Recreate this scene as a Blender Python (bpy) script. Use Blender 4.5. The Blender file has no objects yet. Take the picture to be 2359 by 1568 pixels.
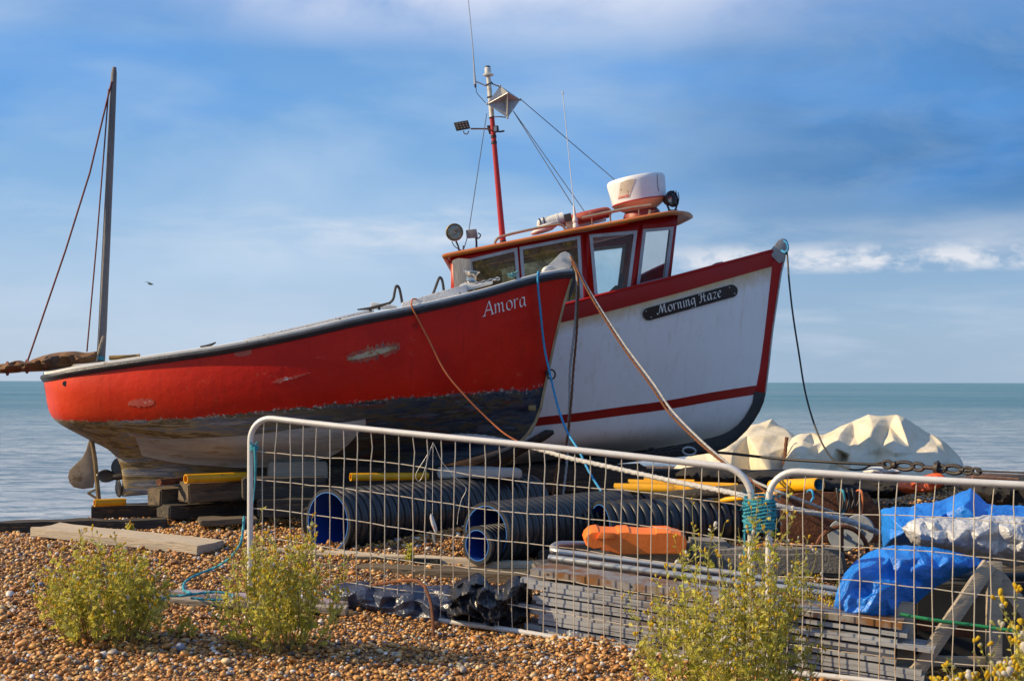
import bpy, bmesh, math, random
from mathutils import Vector, Matrix, noise
from mathutils.bvhtree import BVHTree
random.seed(7)
SC = bpy.context.scene
COL = SC.collection
F = 3240.0; H = 1.75; CX = 1179.5; CY = 879.0
CAM = Vector((0, 0, H))
def P(x, y, Y):
    return Vector(((x-CX)/F*Y, Y, H-(y-CY)/F*Y))
def R(a): return math.radians(a)
def lerp(a, b, t): return a+(b-a)*t
def sst(a, b, x):
    t = max(0.0, min(1.0, (x-a)/(b-a))); return t*t*(3-2*t)
def pl(pts, x):
    if x <= pts[0][0]: return pts[0][1]
    for (x0, y0), (x1, y1) in zip(pts, pts[1:]):
        if x <= x1: return lerp(y0, y1, (x-x0)/(x1-x0))
    return pts[-1][1]
YC = [(-9, 11.3), (-4.6, 12.0), (-4.1, 12.4), (-3.6, 13.4), (-3, 14.2), (-1, 16.8), (1, 19.5), (8, 20.5), (30, 21)]
ZP = [(-6, .46), (-4.4, .46), (-2.5, .49), (-1, .52), (.8, .58), (2.5, .56), (5, .45), (9, .40)]
def gz(x, y):
    zn = .03-(.08 if x < 1.44 else .04)*(x-1.44)+.02*(y-8.33)
    zp = pl(ZP, x)
    z = lerp(zn, zp, sst(9.0, 12.5, y))
    d = y-pl(YC, x)
    if d > 0: z -= .38*d*sst(0, 1.2, d)
    elif d > -1: pass
    z += .035*noise.noise((x*.9, y*.9, 3.1))+.012*noise.noise((x*3.1, y*3.1, 9.))
    return max(z, -3.5)
def crv(pts, n):
    """catmull-rom through pts (tuples), n samples, by chord length"""
    pts = [Vector(p) for p in pts]
    L = [0]
    for a, b in zip(pts, pts[1:]): L.append(L[-1]+max((b-a).length, 1e-6))
    out = []
    for i in range(n):
        s = L[-1]*i/(n-1); out.append(cr_at(pts, L, s))
    return out
def cr_at(pts, L, s):
    k = 0
    while k < len(pts)-2 and s > L[k+1]: k += 1
    t = (s-L[k])/(L[k+1]-L[k])
    p1, p2 = pts[k], pts[k+1]; h = L[k+1]-L[k]
    def tan(i):
        if i == 0: return (pts[1]-pts[0])/(L[1]-L[0])
        if i == len(pts)-1: return (pts[-1]-pts[-2])/(L[-1]-L[-2])
        return (pts[i+1]-pts[i-1])/(L[i+1]-L[i-1])
    m1, m2 = tan(k)*h, tan(k+1)*h
    t2, t3 = t*t, t*t*t
    return p1*(2*t3-3*t2+1)+m1*(t3-2*t2+t)+p2*(-2*t3+3*t2)+m2*(t3-t2)
# ---------------------------------------------------------------- materials
def nd(nt, typ, **kw):
    n = nt.nodes.new(typ)
    for k, v in kw.items():
        if k == 'i':
            for kk, vv in v.items(): n.inputs[kk].default_value = vv
        else: setattr(n, k, v)
    return n
def ramp(nt, fac, stops, interp='LINEAR'):
    r = nd(nt, 'ShaderNodeValToRGB'); cr = r.color_ramp; cr.interpolation = interp
    while len(cr.elements) < len(stops): cr.elements.new(.5)
    for e, (p, c) in zip(cr.elements, stops):
        e.position = p; e.color = (c[0], c[1], c[2], 1) if not isinstance(c, (int, float)) else (c, c, c, 1)
    nt.links.new(fac, r.inputs[0]); return r.outputs[0]
def mixc(nt, fac, a, b, mode='MIX'):
    m = nd(nt, 'ShaderNodeMix', data_type='RGBA', blend_type=mode)
    for s, v in ((0, fac), (6, a), (7, b)):
        if hasattr(v, 'is_linked'): nt.links.new(v, m.inputs[s])
        elif isinstance(v, (int, float)): m.inputs[s].default_value = v
        else: m.inputs[s].default_value = (v[0], v[1], v[2], 1)
    return m.outputs[2]
def mth(nt, op, a, b=0.0, c=0.0):
    m = nd(nt, 'ShaderNodeMath', operation=op)
    for s, v in ((0, a), (1, b), (2, c)):
        if hasattr(v, 'is_linked'): nt.links.new(v, m.inputs[s])
        else: m.inputs[s].default_value = v
    return m.outputs[0]
def nz(nt, co, scale, detail=4, rough=.6):
    n = nd(nt, 'ShaderNodeTexNoise', i={'Scale': scale, 'Detail': detail, 'Roughness': rough})
    nt.links.new(co, n.inputs['Vector']); return n.outputs[0]
def newmat(name):
    m = bpy.data.materials.new(name); m.use_nodes = True
    nt = m.node_tree; b = nt.nodes['Principled BSDF']
    return m, nt, b
def M(name, c1, c2=None, rough=.6, scale=6, metal=0, bump=0, bscale=50, c3=None, thr=(.55, .62), c3s=9, st=(1, 1, 1), spec=.5, rv=.15, coat=0, sss=0):
    m, nt, b = newmat(name)
    tc = nd(nt, 'ShaderNodeTexCoord'); mp = nd(nt, 'ShaderNodeMapping'); mp.inputs['Scale'].default_value = st
    nt.links.new(tc.outputs['Object'], mp.inputs[0]); co = mp.outputs[0]
    c2 = c2 or tuple(x*.78 for x in c1)
    n1 = nz(nt, co, scale, 6, .65)
    col = ramp(nt, n1, [(.32, c1), (.68, c2)])
    fine = nz(nt, co, scale*9, 3)
    col = mixc(nt, .25, col, ramp(nt, fine, [(.3, (.35, .35, .35)), (.7, (.65, .65, .65))]), 'OVERLAY')
    if c3:
        n3 = nz(nt, co, c3s, 8, .7)
        col = mixc(nt, ramp(nt, n3, [(thr[0], 0), (thr[1], 1)]), col, c3)
    nt.links.new(col, b.inputs['Base Color'])
    nt.links.new(mth(nt, 'MULTIPLY_ADD', n1, rv*2, rough-rv), b.inputs['Roughness'])
    b.inputs['Metallic'].default_value = metal
    b.inputs['Specular IOR Level'].default_value = spec
    if coat: b.inputs['Coat Weight'].default_value = coat; b.inputs['Coat Roughness'].default_value = .15
    if bump:
        bp = nd(nt, 'ShaderNodeBump', i={'Strength': bump, 'Distance': .02})
        nt.links.new(nz(nt, co, bscale, 5), bp.inputs['Height']); nt.links.new(bp.outputs[0], b.inputs['Normal'])
    return m
# ---------------------------------------------------------------- mesh builder
class MB:
    def __init__(s): s.v = []; s.f = []; s.mi = []; s.uv = None; s.cur = 0; s.col = []
    def add(s, vs, fs):
        o = len(s.v); s.v += [Vector(v) for v in vs]
        s.f += [tuple(i+o for i in f) for f in fs]; s.mi += [s.cur]*len(fs); return o
    def tube(s, pts, r, n=8, cap=True, closed=False, twist=None):
        pts = [Vector(p) for p in pts]; N = len(pts)
        rs = r if isinstance(r, (list, tuple)) else [r]*N
        up = None; vs = []; acc = 0
        for i in range(N):
            a = pts[i-1] if (i > 0 or closed) else pts[i]; c = pts[(i+1) % N] if (i < N-1 or closed) else pts[i]
            t = (c-a); t = t.normalized() if t.length > 1e-9 else Vector((0, 0, 1))
            if up is None:
                up = Vector((0, 0, 1)) if abs(t.z) < .9 else Vector((0, 1, 0))
            up = (up-t*up.dot(t))
            if up.length < 1e-6: up = t.orthogonal()
            up.normalize(); w = t.cross(up)
            if i > 0: acc += (pts[i]-pts[i-1]).length
            for k in range(n):
                A = 2*math.pi*k/n; rr = rs[i]
                if twist: rr *= 1+.16*math.cos(3*A+acc*twist)
                vs.append(pts[i]+(up*math.cos(A)+w*math.sin(A))*rr)
        fs = []
        for i in range(N if closed else N-1):
            j = (i+1) % N
            for k in range(n):
                l = (k+1) % n; fs.append((i*n+k, i*n+l, j*n+l, j*n+k))
        if cap and not closed:
            fs.append(tuple(range(n-1, -1, -1))); fs.append(tuple((N-1)*n+k for k in range(n)))
        s.add(vs, fs); return s
    def box(s, c, sx, sy, sz, m=None):
        m = m or Matrix.Identity(3); c = Vector(c); vs = []
        for z in (-1, 1):
            for y in (-1, 1):
                for x in (-1, 1): vs.append(c+m@Vector((x*sx/2, y*sy/2, z*sz/2)))
        s.add(vs, [(0, 2, 3, 1), (4, 5, 7, 6), (0, 1, 5, 4), (2, 6, 7, 3), (0, 4, 6, 2), (1, 3, 7, 5)]); return s
    def prism(s, front, back):
        n = len(front)
        s.add(list(front)+list(back), [tuple(range(n)), tuple(range(2*n-1, n-1, -1))]+[(i, i+n, (i+1) % n+n, (i+1) % n) for i in range(n)]); return s
    def lathe(s, base, axis, prof, n=24, cap0=True, cap1=True):
        axis = Vector(axis).normalized(); a = axis.orthogonal().normalized(); b = axis.cross(a); base = Vector(base)
        vs = []; K = len(prof)
        for (r, h) in prof:
            for k in range(n):
                A = 2*math.pi*k/n; vs.append(base+axis*h+(a*math.cos(A)+b*math.sin(A))*r)
        fs = [(i*n+k, i*n+(k+1) % n, (i+1)*n+(k+1) % n, (i+1)*n+k) for i in range(K-1) for k in range(n)]
        if cap0: fs.append(tuple(range(n-1, -1, -1)))
        if cap1: fs.append(tuple((K-1)*n+k for k in range(n)))
        s.add(vs, fs); return s
    def grid(s, rows, closeu=False):
        n = len(rows[0]); vs = [p for r in rows for p in r]; fs = []
        for i in range(len(rows)-1):
            for k in range(n if closeu else n-1):
                l = (k+1) % n; fs.append((i*n+k, i*n+l, (i+1)*n+l, (i+1)*n+k))
        return s.add(vs, fs)
    def build(s, name, mats, parent=None, smooth=40, bevel=0, recalc=True, seg=2):
        me = bpy.data.meshes.new(name)
        org = Vector((0, 0, 0)); p = parent
        while p is not None: org = org+p.location; p = p.parent
        me.from_pydata([v-org for v in s.v], [], s.f)
        if not isinstance(mats, (list, tuple)): mats = [mats]
        for m in mats: me.materials.append(m)
        me.polygons.foreach_set('material_index', s.mi)
        if s.uv:
            ul = me.uv_layers.new(name='UVMap')
            for lp in me.loops: ul.data[lp.index].uv = s.uv[lp.vertex_index]
        if s.col:
            at = me.attributes.new('Col', 'FLOAT', 'POINT'); at.data.foreach_set('value', s.col)
        if recalc or bevel:
            bm = bmesh.new(); bm.from_mesh(me)
            if recalc: bmesh.ops.recalc_face_normals(bm, faces=bm.faces)
            if bevel:
                es = [e for e in bm.edges if len(e.link_faces) == 2 and e.calc_face_angle(0) > .6]
                bmesh.ops.bevel(bm, geom=es, offset=bevel, segments=seg, affect='EDGES', profile=.6, clamp_overlap=True)
            bm.to_mesh(me); bm.free()
        if smooth:
            me.polygons.foreach_set('use_smooth', [True]*len(me.polygons)); me.set_sharp_from_angle(angle=R(smooth))
        me.update()
        o = bpy.data.objects.new(name, me); COL.objects.link(o)
        if parent: o.parent = parent
        return o
def tag(o, label, cat, group=None):
    o['label'] = label; o['category'] = cat
    if group: o['group'] = group
    return o
def thing(name, label, cat, loc, group=None):
    o = bpy.data.objects.new(name, None); o.empty_display_size = .1; COL.objects.link(o); o.location = loc
    return tag(o, label, cat, group)
def struct(o, kind='structure'): o['kind'] = kind; return o
def pth(pts, Y=None, n=None):
    """pixel path with depth -> smooth world path"""
    w = [P(p[0], p[1], p[2] if len(p) > 2 else Y) for p in pts]
    return crv(w, n or max(8, len(pts)*6))
def blob(top, bot, Y0, dep, amp=.03, sc=5, nu=60, nv=24, seed=0, mid=.5, pw=.6, ridge=1.0, back=1.0, dY=None):
    """crumpled closed bag/sheet heap between two pixel curves; bulges dep metres towards and away from the viewer"""
    T = crv([(a, b, 0) for a, b in top], nu); B = crv([(a, b, 0) for a, b in bot], nu)
    rows = []
    for side in (-1, 1):
        for j in range(nv+(1 if side == -1 else -1)):
            v = j/nv if side == -1 else 1-(j+1)/nv
            row = []
            for i in range(nu):
                u = i/(nu-1)
                q = T[i].lerp(B[i], v)
                env = (max(0, math.sin(math.pi*min(1, max(0, v)))) ** pw)*(max(0.0, math.sin(math.pi*u)) ** .35)
                yy = Y0+(dY(u) if dY else 0)
                p = P(q.x, q.y, yy); p.y += side*dep*env*(back if side > 0 else 1)
                w = p*sc+Vector((seed*7.3, side*3, seed))
                n_ = 0
                a_ = 1
                for o_ in range(4):
                    nn = noise.noise(w*(1.9**o_)); n_ += a_*((1-2*abs(nn)*1.6)*ridge+nn*(1-ridge)); a_ *= .5
                e2 = min(1, env*1.5)
                p.y += side*amp*n_*e2
                p.z += amp*.5*noise.noise(w*1.3+Vector((5, 5, 5)))*e2
                row.append(p)
            rows.append(row)
    mb = MB(); n = nu; R_ = len(rows)
    vs = [p for r in rows for p in r]; fs = []
    for i in range(R_):
        j = (i+1) % R_
        for k in range(n-1): fs.append((i*n+k, i*n+k+1, j*n+k+1, j*n+k))
    mb.add(vs, fs)
    return mb
# ================================================================ camera, light, sky
SUN_EL, SUN_BACK = 31.0, -6.0      # sun stands left
cam = bpy.data.cameras.new('camera'); co = bpy.data.objects.new('camera', cam); COL.objects.link(co); SC.camera = co
co.location = CAM; co.rotation_euler = (R(90), R(-.12), 0)
cam.sensor_width = 36; cam.lens = 36*F/2359; cam.shift_y = (CY-784)/2359; cam.clip_start = .05; cam.clip_end = 60000
cam.dof.use_dof = True; cam.dof.focus_distance = 11.8; cam.dof.aperture_fstop = 5.6
SC.view_settings.view_transform = 'Standard'; SC.view_settings.look = 'None'; SC.view_settings.exposure = .45
SC.cycles.max_bounces = 6; SC.cycles.transparent_max_bounces = 12; SC.cycles.use_denoising = True
sd = Vector((-math.cos(R(SUN_EL))*math.cos(R(SUN_BACK)), math.cos(R(SUN_EL))*math.sin(R(SUN_BACK)), math.sin(R(SUN_EL))))
sl = bpy.data.lights.new('sun', 'SUN'); sl.energy = 5.0; sl.angle = R(.5); sl.color = (1, .78, .48)
so = bpy.data.objects.new('sun', sl); COL.objects.link(so); so.location = (-20, 0, 30)
so.rotation_euler = (-sd).to_track_quat('-Z', 'Y').to_euler()
W = bpy.data.worlds.new('World'); SC.world = W; W.use_nodes = True
nt = W.node_tree; bg = nt.nodes['Background']; bg.inputs['Strength'].default_value = .1
sky = nd(nt, 'ShaderNodeTexSky', sky_type='NISHITA'); sky.sun_disc = False
sky.sun_elevation = R(SUN_EL); sky.sun_rotation = math.atan2(sd.x, sd.y) % (2*math.pi); sky.air_density = 1.0; sky.dust_density = .6; sky.ozone_density = 2.2
tc = nd(nt, 'ShaderNodeTexCoord'); dirv = tc.outputs['Generated']
sx = nd(nt, 'ShaderNodeSeparateXYZ'); nt.links.new(dirv, sx.inputs[0]); X, Y_, Z = sx.outputs
def wn(scale, st, detail=6, rough=.58, off=(0, 0, 0), dist=0):
    mp = nd(nt, 'ShaderNodeMapping'); mp.inputs['Scale'].default_value = st; mp.inputs['Location'].default_value = off
    nt.links.new(dirv, mp.inputs[0])
    n = nd(nt, 'ShaderNodeTexNoise', i={'Scale': scale, 'Detail': detail, 'Roughness': rough, 'Distortion': dist}); nt.links.new(mp.outputs[0], n.inputs['Vector']); return n.outputs[0]
def rmp(v, a, b): return ramp(nt, mth(nt, 'MULTIPLY_ADD', v, 1, 0), [(a, 0), (b, 1)])
def span(v, a, b, c, d): return ramp(nt, v, [(a, 0), (b, 1), (c, 1), (d, 0)])
clear = ramp(nt, Z, [(0.0, (4.3, 5.2, 6.5)), (.05, (3.7, 5.0, 6.9)), (.12, (2.6, 4.4, 7.0)), (.20, (1.9, 3.8, 6.9)), (.27, (1.45, 3.2, 6.6)), (.6, (1.0, 2.4, 5.2))])
col = mixc(nt, .22, clear, sky.outputs[0])
Xh = mth(nt, 'MULTIPLY_ADD', X, 1.0, .5)
# rain-grey bank on the right, deepest a little above the boats
nb = wn(2.6, (1, 1, 3.0), 4, .5, (.3, 0, .2))
stm = mth(nt, 'MULTIPLY', ramp(nt, Xh, [(.54, 0), (.68, 1)]), ramp(nt, Z, [(.0, .55), (.07, .55), (.10, .85), (.15, 1), (.24, .55), (.5, 0)]))
stm = mth(nt, 'MULTIPLY', stm, ramp(nt, nb, [(.30, .55), (.58, 1)]))
col = mixc(nt, stm, col, ramp(nt, Z, [(.0, (2.6, 3.9, 5.4)), (.09, (1.6, 2.9, 4.6)), (.14, (.68, 1.75, 3.8)), (.27, (.85, 2.1, 4.7))]))
mot = mth(nt, 'MULTIPLY', ramp(nt, wn(6.5, (1, 1, 3.2), 7, .6, (.15, .3, .4), .5), [(.46, 0), (.66, .5)]), mth(nt, 'MULTIPLY', ramp(nt, Xh, [(.58, 0), (.72, 1)]), span(Z, .10, .14, .24, .30)))
col = mixc(nt, mot, col, (2.5, 3.6, 5.2))
# broad soft veils
veil = wn(3.4, (1, 1, 2.6), 6, .5, (0, 0, .55), .3)
veil = mth(nt, 'MULTIPLY', ramp(nt, veil, [(.44, 0), (.70, .62)]), ramp(nt, Xh, [(.40, 1), (.60, .7), (.75, .12)]))
col = mixc(nt, veil, col, (5.2, 6.3, 7.7))
blue = mth(nt, 'MULTIPLY', ramp(nt, wn(4.2, (1, 1, 3.2), 5, .5, (.72, .1, .05), .3), [(.50, 0), (.68, .75)]), span(Z, .11, .15, .21, .27))
col = mixc(nt, blue, col, (1.5, 3.4, 7.0))
top = mth(nt, 'MULTIPLY', ramp(nt, wn(4.5, (1, 1, 2.4), 6, .55, (.23, 0, .02), .3), [(.38, 0), (.60, .85)]), mth(nt, 'MULTIPLY', ramp(nt, Z, [(.225, 0), (.262, 1)]), ramp(nt, Xh, [(.26, .15), (.36, 1), (.60, 1), (.72, .2)])))
col = mixc(nt, top, col, (6.2, 6.7, 8.0))
# lit wisps low down, mostly left of the wheelhouse
wsp = mth(nt, 'MULTIPLY', mth(nt, 'MULTIPLY', ramp(nt, wn(7, (1, 1, 5.0), 7, .6, (.1, 0, .3), .4), [(.46, 0), (.66, .62)]), span(Z, .075, .098, .108, .135)), ramp(nt, Xh, [(.28, .35), (.40, 1), (.54, 1), (.60, .25)]))
col = mixc(nt, wsp, col, (7.0, 7.3, 7.8))
soft = mth(nt, 'MULTIPLY', ramp(nt, wn(9, (1, 1, 4), 7, .55, (.4, 0, .1), .3), [(.36, 0), (.62, .75)]), mth(nt, 'MULTIPLY', span(Z, .074, .092, .102, .118), ramp(nt, Xh, [(.56, 0), (.64, 1)])))
col = mixc(nt, soft, col, (4.3, 5.1, 6.3))
puf = mth(nt, 'MULTIPLY', ramp(nt, wn(30, (1, 1, 1.9), 7, .6, (0, 0, .04), .2), [(.39, 0), (.56, .9)]), mth(nt, 'MULTIPLY', span(Z, .074, .081, .088, .097), ramp(nt, mth(nt, 'ADD', Xh, mth(nt, 'MULTIPLY_ADD', wn(9, (1, 1, 1), 3), .2, -.1)), [(.56, 0), (.66, .95)])))
col = mixc(nt, puf, col, (7.3, 7.4, 7.8))
low = mth(nt, 'MULTIPLY', ramp(nt, wn(12, (1, 1, 6), 5, .5), [(.45, 0), (.7, .5)]), span(Z, .005, .02, .05, .07))
col = mixc(nt, low, col, (5.0, 5.8, 6.9))
hs = nd(nt, 'ShaderNodeHueSaturation', i={'Saturation': 1.08, 'Value': .84}); nt.links.new(col, hs.inputs['Color']); nt.links.new(hs.outputs[0], bg.inputs['Color'])
# ================================================================ ground
def gravelmat(name):
    m, nt, b = newmat(name)
    tc = nd(nt, 'ShaderNodeTexCoord'); co = tc.outputs['Object']
    v = nd(nt, 'ShaderNodeTexVoronoi', i={'Scale': 38.0}); nt.links.new(co, v.inputs['Vector'])
    sp = nd(nt, 'ShaderNodeSeparateColor'); nt.links.new(v.outputs['Color'], sp.inputs[0])
    c = ramp(nt, sp.outputs[0], PEB, 'CONSTANT')
    c = mixc(nt, ramp(nt, v.outputs['Distance'], [(.2, 0), (.7, .85)]), c, (.03, .015, .006))
    c = mixc(nt, 1.0, c, (.55, .50, .45), 'MULTIPLY')
    nt.links.new(c, b.inputs['Base Color']); b.inputs['Roughness'].default_value = .75
    bp = nd(nt, 'ShaderNodeBump', i={'Strength': .9, 'Distance': .03}); bp.invert = True
    nt.links.new(v.outputs['Distance'], bp.inputs['Height']); nt.links.new(bp.outputs[0], b.inputs['Normal']); return m
PEB = [(0, (.39, .165, .032)), (.17, (.50, .245, .06)), (.36, (.28, .112, .025)), (.50, (.55, .325, .12)), (.61, (.18, .08, .028)), (.71, (.46, .215, .06)), (.82, (.60, .45, .25)), (.88, (.25, .225, .205)), (.92, (.66, .60, .54)), (.955, (.08, .06, .055)), (.975, (.21, .24, .31))]
mb = MB(); xs = [-9+i*.13 for i in range(170)]; ys = [-2]+[1+i*.8 for i in range(6)]+[5.6+i*.13 for i in range(150)]
xs = [-60, -30, -15]+xs+[16, 22, 32, 60]
mb.grid([[Vector((x, y, gz(x, y))) for x in xs] for y in ys])
beach = struct(mb.build('beach', gravelmat('shingle'), smooth=180)); beach['label'] = 'orange brown shingle beach'
def pebblemat():
    m, nt, b = newmat('pebble_stone')
    oi = nd(nt, 'ShaderNodeObjectInfo'); tc = nd(nt, 'ShaderNodeTexCoord')
    c = ramp(nt, oi.outputs['Random'], PEB, 'CONSTANT')
    n = nz(nt, tc.outputs['Object'], 2.2, 4)
    c = mixc(nt, .35, c, ramp(nt, n, [(.3, (.25, .25, .25)), (.7, (.75, .75, .75))]), 'OVERLAY')
    nt.links.new(c, b.inputs['Base Color']); b.inputs['Roughness'].default_value = .5; return m
import array
pv, psc, prt = [], [], []
def scatter(n, fx, smin, smax):
    k = 0
    while k < n:
        x, y = fx()
        if abs(x) > (y*.372+.15): continue
        if y > pl(YC, x)+.25: continue
        s = smin*(smax/smin)**(random.random()**1.9)
        pv.append((x, y, gz(x, y)+s*random.uniform(-.4, 1.15))); a = s*random.uniform(.9, 1.35)
        psc.extend((a, s*random.uniform(.75, 1.0), s*random.uniform(.55, .9))); prt.extend((random.uniform(-.45, .45), random.uniform(-.45, .45), random.uniform(0, 6.28))); k += 1
def near_xy():
    y = 6.4+6.4*random.random()**1.25; return random.uniform(-.38, .385)*y, y
scatter(105000, near_xy, .0046, .0175)
scatter(1500, near_xy, .017, .030)
scatter(12000, lambda: (random.uniform(-4.5, 2), random.uniform(11.3, 14)), .008, .022)
scatter(12000, lambda: (random.uniform(-1, 6.6), random.uniform(12.5, 18)), .010, .026)
me = bpy.data.meshes.new('pebbles'); me.from_pydata(pv, [], [])
for nm, dat in (('scl', psc), ('rot', prt)):
    me.attributes.new(nm, 'FLOAT_VECTOR', 'POINT').data.foreach_set('vector', dat)
po = bpy.data.objects.new('pebbles', me); COL.objects.link(po); struct(po, 'stuff'); po['label'] = 'loose orange, cream and grey pebbles covering the beach'; po['category'] = 'pebbles'
pm = pebblemat(); me.materials.append(pm)
g = bpy.data.node_groups.new('pebble_scatter', 'GeometryNodeTree')
g.interface.new_socket('Geometry', in_out='INPUT', socket_type='NodeSocketGeometry'); g.interface.new_socket('Geometry', in_out='OUTPUT', socket_type='NodeSocketGeometry')
gi = g.nodes.new('NodeGroupInput'); go = g.nodes.new('NodeGroupOutput')
ico = g.nodes.new('GeometryNodeMeshIcoSphere'); ico.inputs['Radius'].default_value = 1; ico.inputs['Subdivisions'].default_value = 2
sp_ = g.nodes.new('GeometryNodeSetPosition'); tn = g.nodes.new('ShaderNodeTexNoise'); tn.inputs['Scale'].default_value = .9
vm = g.nodes.new('ShaderNodeVectorMath'); vm.operation = 'MULTIPLY_ADD'; vm.inputs[1].default_value = (.9, .9, .9); vm.inputs[2].default_value = (-.45, -.45, -.45)
g.links.new(tn.outputs['Color'], vm.inputs[0]); g.links.new(vm.outputs[0], sp_.inputs['Offset'])
ss = g.nodes.new('GeometryNodeSetShadeSmooth'); sm = g.nodes.new('GeometryNodeSetMaterial'); sm.inputs['Material'].default_value = pm
iop = g.nodes.new('GeometryNodeInstanceOnPoints')
g.links.new(ico.outputs[0], sp_.inputs[0]); g.links.new(sp_.outputs[0], ss.inputs[0]); g.links.new(ss.outputs[0], sm.inputs[0]); g.links.new(sm.outputs[0], iop.inputs['Instance'])
g.links.new(gi.outputs[0], iop.inputs['Points'])
for nm, s_ in (('scl', 'Scale'), ('rot', 'Rotation')):
    a = g.nodes.new('GeometryNodeInputNamedAttribute'); a.data_type = 'FLOAT_VECTOR'; a.inputs['Name'].default_value = nm
    g.links.new(a.outputs[0], iop.inputs[s_])
g.links.new(iop.outputs[0], go.inputs[0])
po.modifiers.new('scatter', 'NODES').node_group = g
# ================================================================ sea
m, nt, b = newmat('sea_water')
tc = nd(nt, 'ShaderNodeTexCoord'); co_ = tc.outputs['Object']
def sn(scale, st, det=4, ro=.6):
    mp = nd(nt, 'ShaderNodeMapping'); mp.inputs['Scale'].default_value = st; nt.links.new(co_, mp.inputs[0]); return nz(nt, mp.outputs[0], scale, det, ro)
w1 = sn(1.15, (.40, 1, 1), 7, .72); w2 = sn(.16, (.30, 1, 1), 6, .65); w3 = sn(.014, (.22, 1, 1), 6, .6)
c = ramp(nt, w3, [(.38, (.06, .19, .23)), (.62, (.17, .29, .32))])
cd = nd(nt, 'ShaderNodeSeparateXYZ'); nt.links.new(co_, cd.inputs[0])
nearf = ramp(nt, mth(nt, 'DIVIDE', cd.outputs[1], 400.0), [(.02, 1), (.16, .8), (.6, 0)])
c = mixc(nt, nearf, c, ramp(nt, w2, [(.35, (.40, .47, .57)), (.65, (.62, .66, .72))]))
c = mixc(nt, ramp(nt, w1, [(.47, 0), (.57, .85)]), c, (.09, .19, .29))  # dark ripple shading painted into the colour on top of the bump
nt.links.new(c, b.inputs['Base Color']); b.inputs['Roughness'].default_value = .42; b.inputs['IOR'].default_value = 1.33
h = mth(nt, 'ADD', mth(nt, 'MULTIPLY', w1, .5), mth(nt, 'MULTIPLY', w2, 2.2))
bp = nd(nt, 'ShaderNodeBump', i={'Strength': 1.0, 'Distance': 1.0}); nt.links.new(h, bp.inputs['Height']); nt.links.new(bp.outputs[0], b.inputs['Normal'])
mb = MB(); mb.add([(-20000, 9, -2.2), (20000, 9, -2.2), (20000, 20000, -2.2), (-20000, 20000, -2.2)], [(0, 1, 2, 3)])
sea = struct(mb.build('sea', m, smooth=0)); sea['label'] = 'rippled blue grey sea to the horizon'
# ================================================================ materials shared
m_black_rub = M('black_rubber', (.012, .014, .02), (.03, .035, .045), .45, 9, bump=.2)
m_white = M('white_paint', (.62, .62, .60), (.50, .50, .48), .5, 5, bump=.15, c3=(.30, .25, .17), thr=(.66, .72), c3s=14)
m_galv = M('galvanised_steel', (.46, .47, .47), (.33, .34, .35), .42, 7, metal=.65, c3=(.26, .12, .05), thr=(.66, .78), c3s=5)
m_fence = M('weathered_fence_tube', (.66, .65, .63), (.54, .53, .52), .45, 9, metal=.2, c3=(.38, .19, .07), thr=(.60, .74), c3s=3.5)
m_wire = M('rusty_fence_wire', (.66, .60, .50), (.56, .47, .34), .5, 3, metal=.2, c3=(.40, .20, .07), thr=(.56, .70), c3s=2.2)
m_rust = M('rusted_iron', (.16, .055, .02), (.08, .028, .014), .85, 8, bump=.5, c3=(.24, .09, .03), thr=(.55, .65))
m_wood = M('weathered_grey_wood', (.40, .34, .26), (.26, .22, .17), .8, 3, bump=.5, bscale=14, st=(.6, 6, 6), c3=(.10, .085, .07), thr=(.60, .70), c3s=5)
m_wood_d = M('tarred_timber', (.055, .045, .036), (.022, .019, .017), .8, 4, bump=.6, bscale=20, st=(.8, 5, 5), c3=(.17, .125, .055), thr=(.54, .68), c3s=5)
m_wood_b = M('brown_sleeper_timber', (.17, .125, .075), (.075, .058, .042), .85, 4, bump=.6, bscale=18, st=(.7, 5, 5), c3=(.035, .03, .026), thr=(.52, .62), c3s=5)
m_wood_p = M('pale_bleached_timber', (.55, .46, .34), (.42, .35, .26), .8, 4, bump=.5, bscale=16, st=(.5, 6, 6), c3=(.17, .12, .08), thr=(.64, .70), c3s=7)
m_red = M('red_gloss_paint', (.38, .006, .004), (.33, .006, .004), .42, 3, spec=.25, c3=(.22, .02, .01), thr=(.68, .75), c3s=6)
m_orange = M('orange_plastic', (.88, .20, .02), (.80, .16, .015), .5, 6, bump=.1, c3=(.45, .12, .03), thr=(.70, .78), c3s=14)
m_yellow = M('yellow_plastic_pipe', (.78, .39, .006), (.66, .30, .005), .42, 4, c3=(.16, .10, .02), thr=(.56, .68), c3s=5)
m_glassy = M('clear_lens', (.75, .75, .72), None, .15, 3)
m_chrome = M('polished_steel', (.55, .53, .50), (.45, .43, .4), .22, 4, metal=1)
m_dkmetal = M('dark_iron', (.03, .03, .035), (.055, .045, .04), .5, 8, metal=.4, bump=.2)
m_rope_w = M('white_rope', (.38, .38, .385), (.20, .20, .20), .85, 40, bump=.4)
m_rope_g = M('grey_hawser_fibre', (.48, .48, .48), (.30, .30, .31), .9, 40, bump=.5)
m_rope_b = M('brown_rope', (.15, .05, .013), (.09, .03, .01), .85, 40, bump=.4)
m_rope_o = M('orange_rope', (.60, .17, .05), (.45, .13, .05), .8, 30)
m_rope_bl = M('blue_rope', (.02, .30, .60), (.03, .22, .42), .7, 30, bump=.3)
m_rope_t = M('turquoise_twine', (.03, .30, .38), (.02, .18, .26), .75, 60, bump=.4)
m_rope_k = M('black_cable', (.012, .011, .011), (.02, .02, .02), .5, 20)
m_rope_r = M('dark_red_rope', (.17, .035, .02), (.11, .025, .02), .8, 30)
m_text = M('white_lettering', (.78, .78, .76), (.72, .72, .70), .5, 8)
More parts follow.
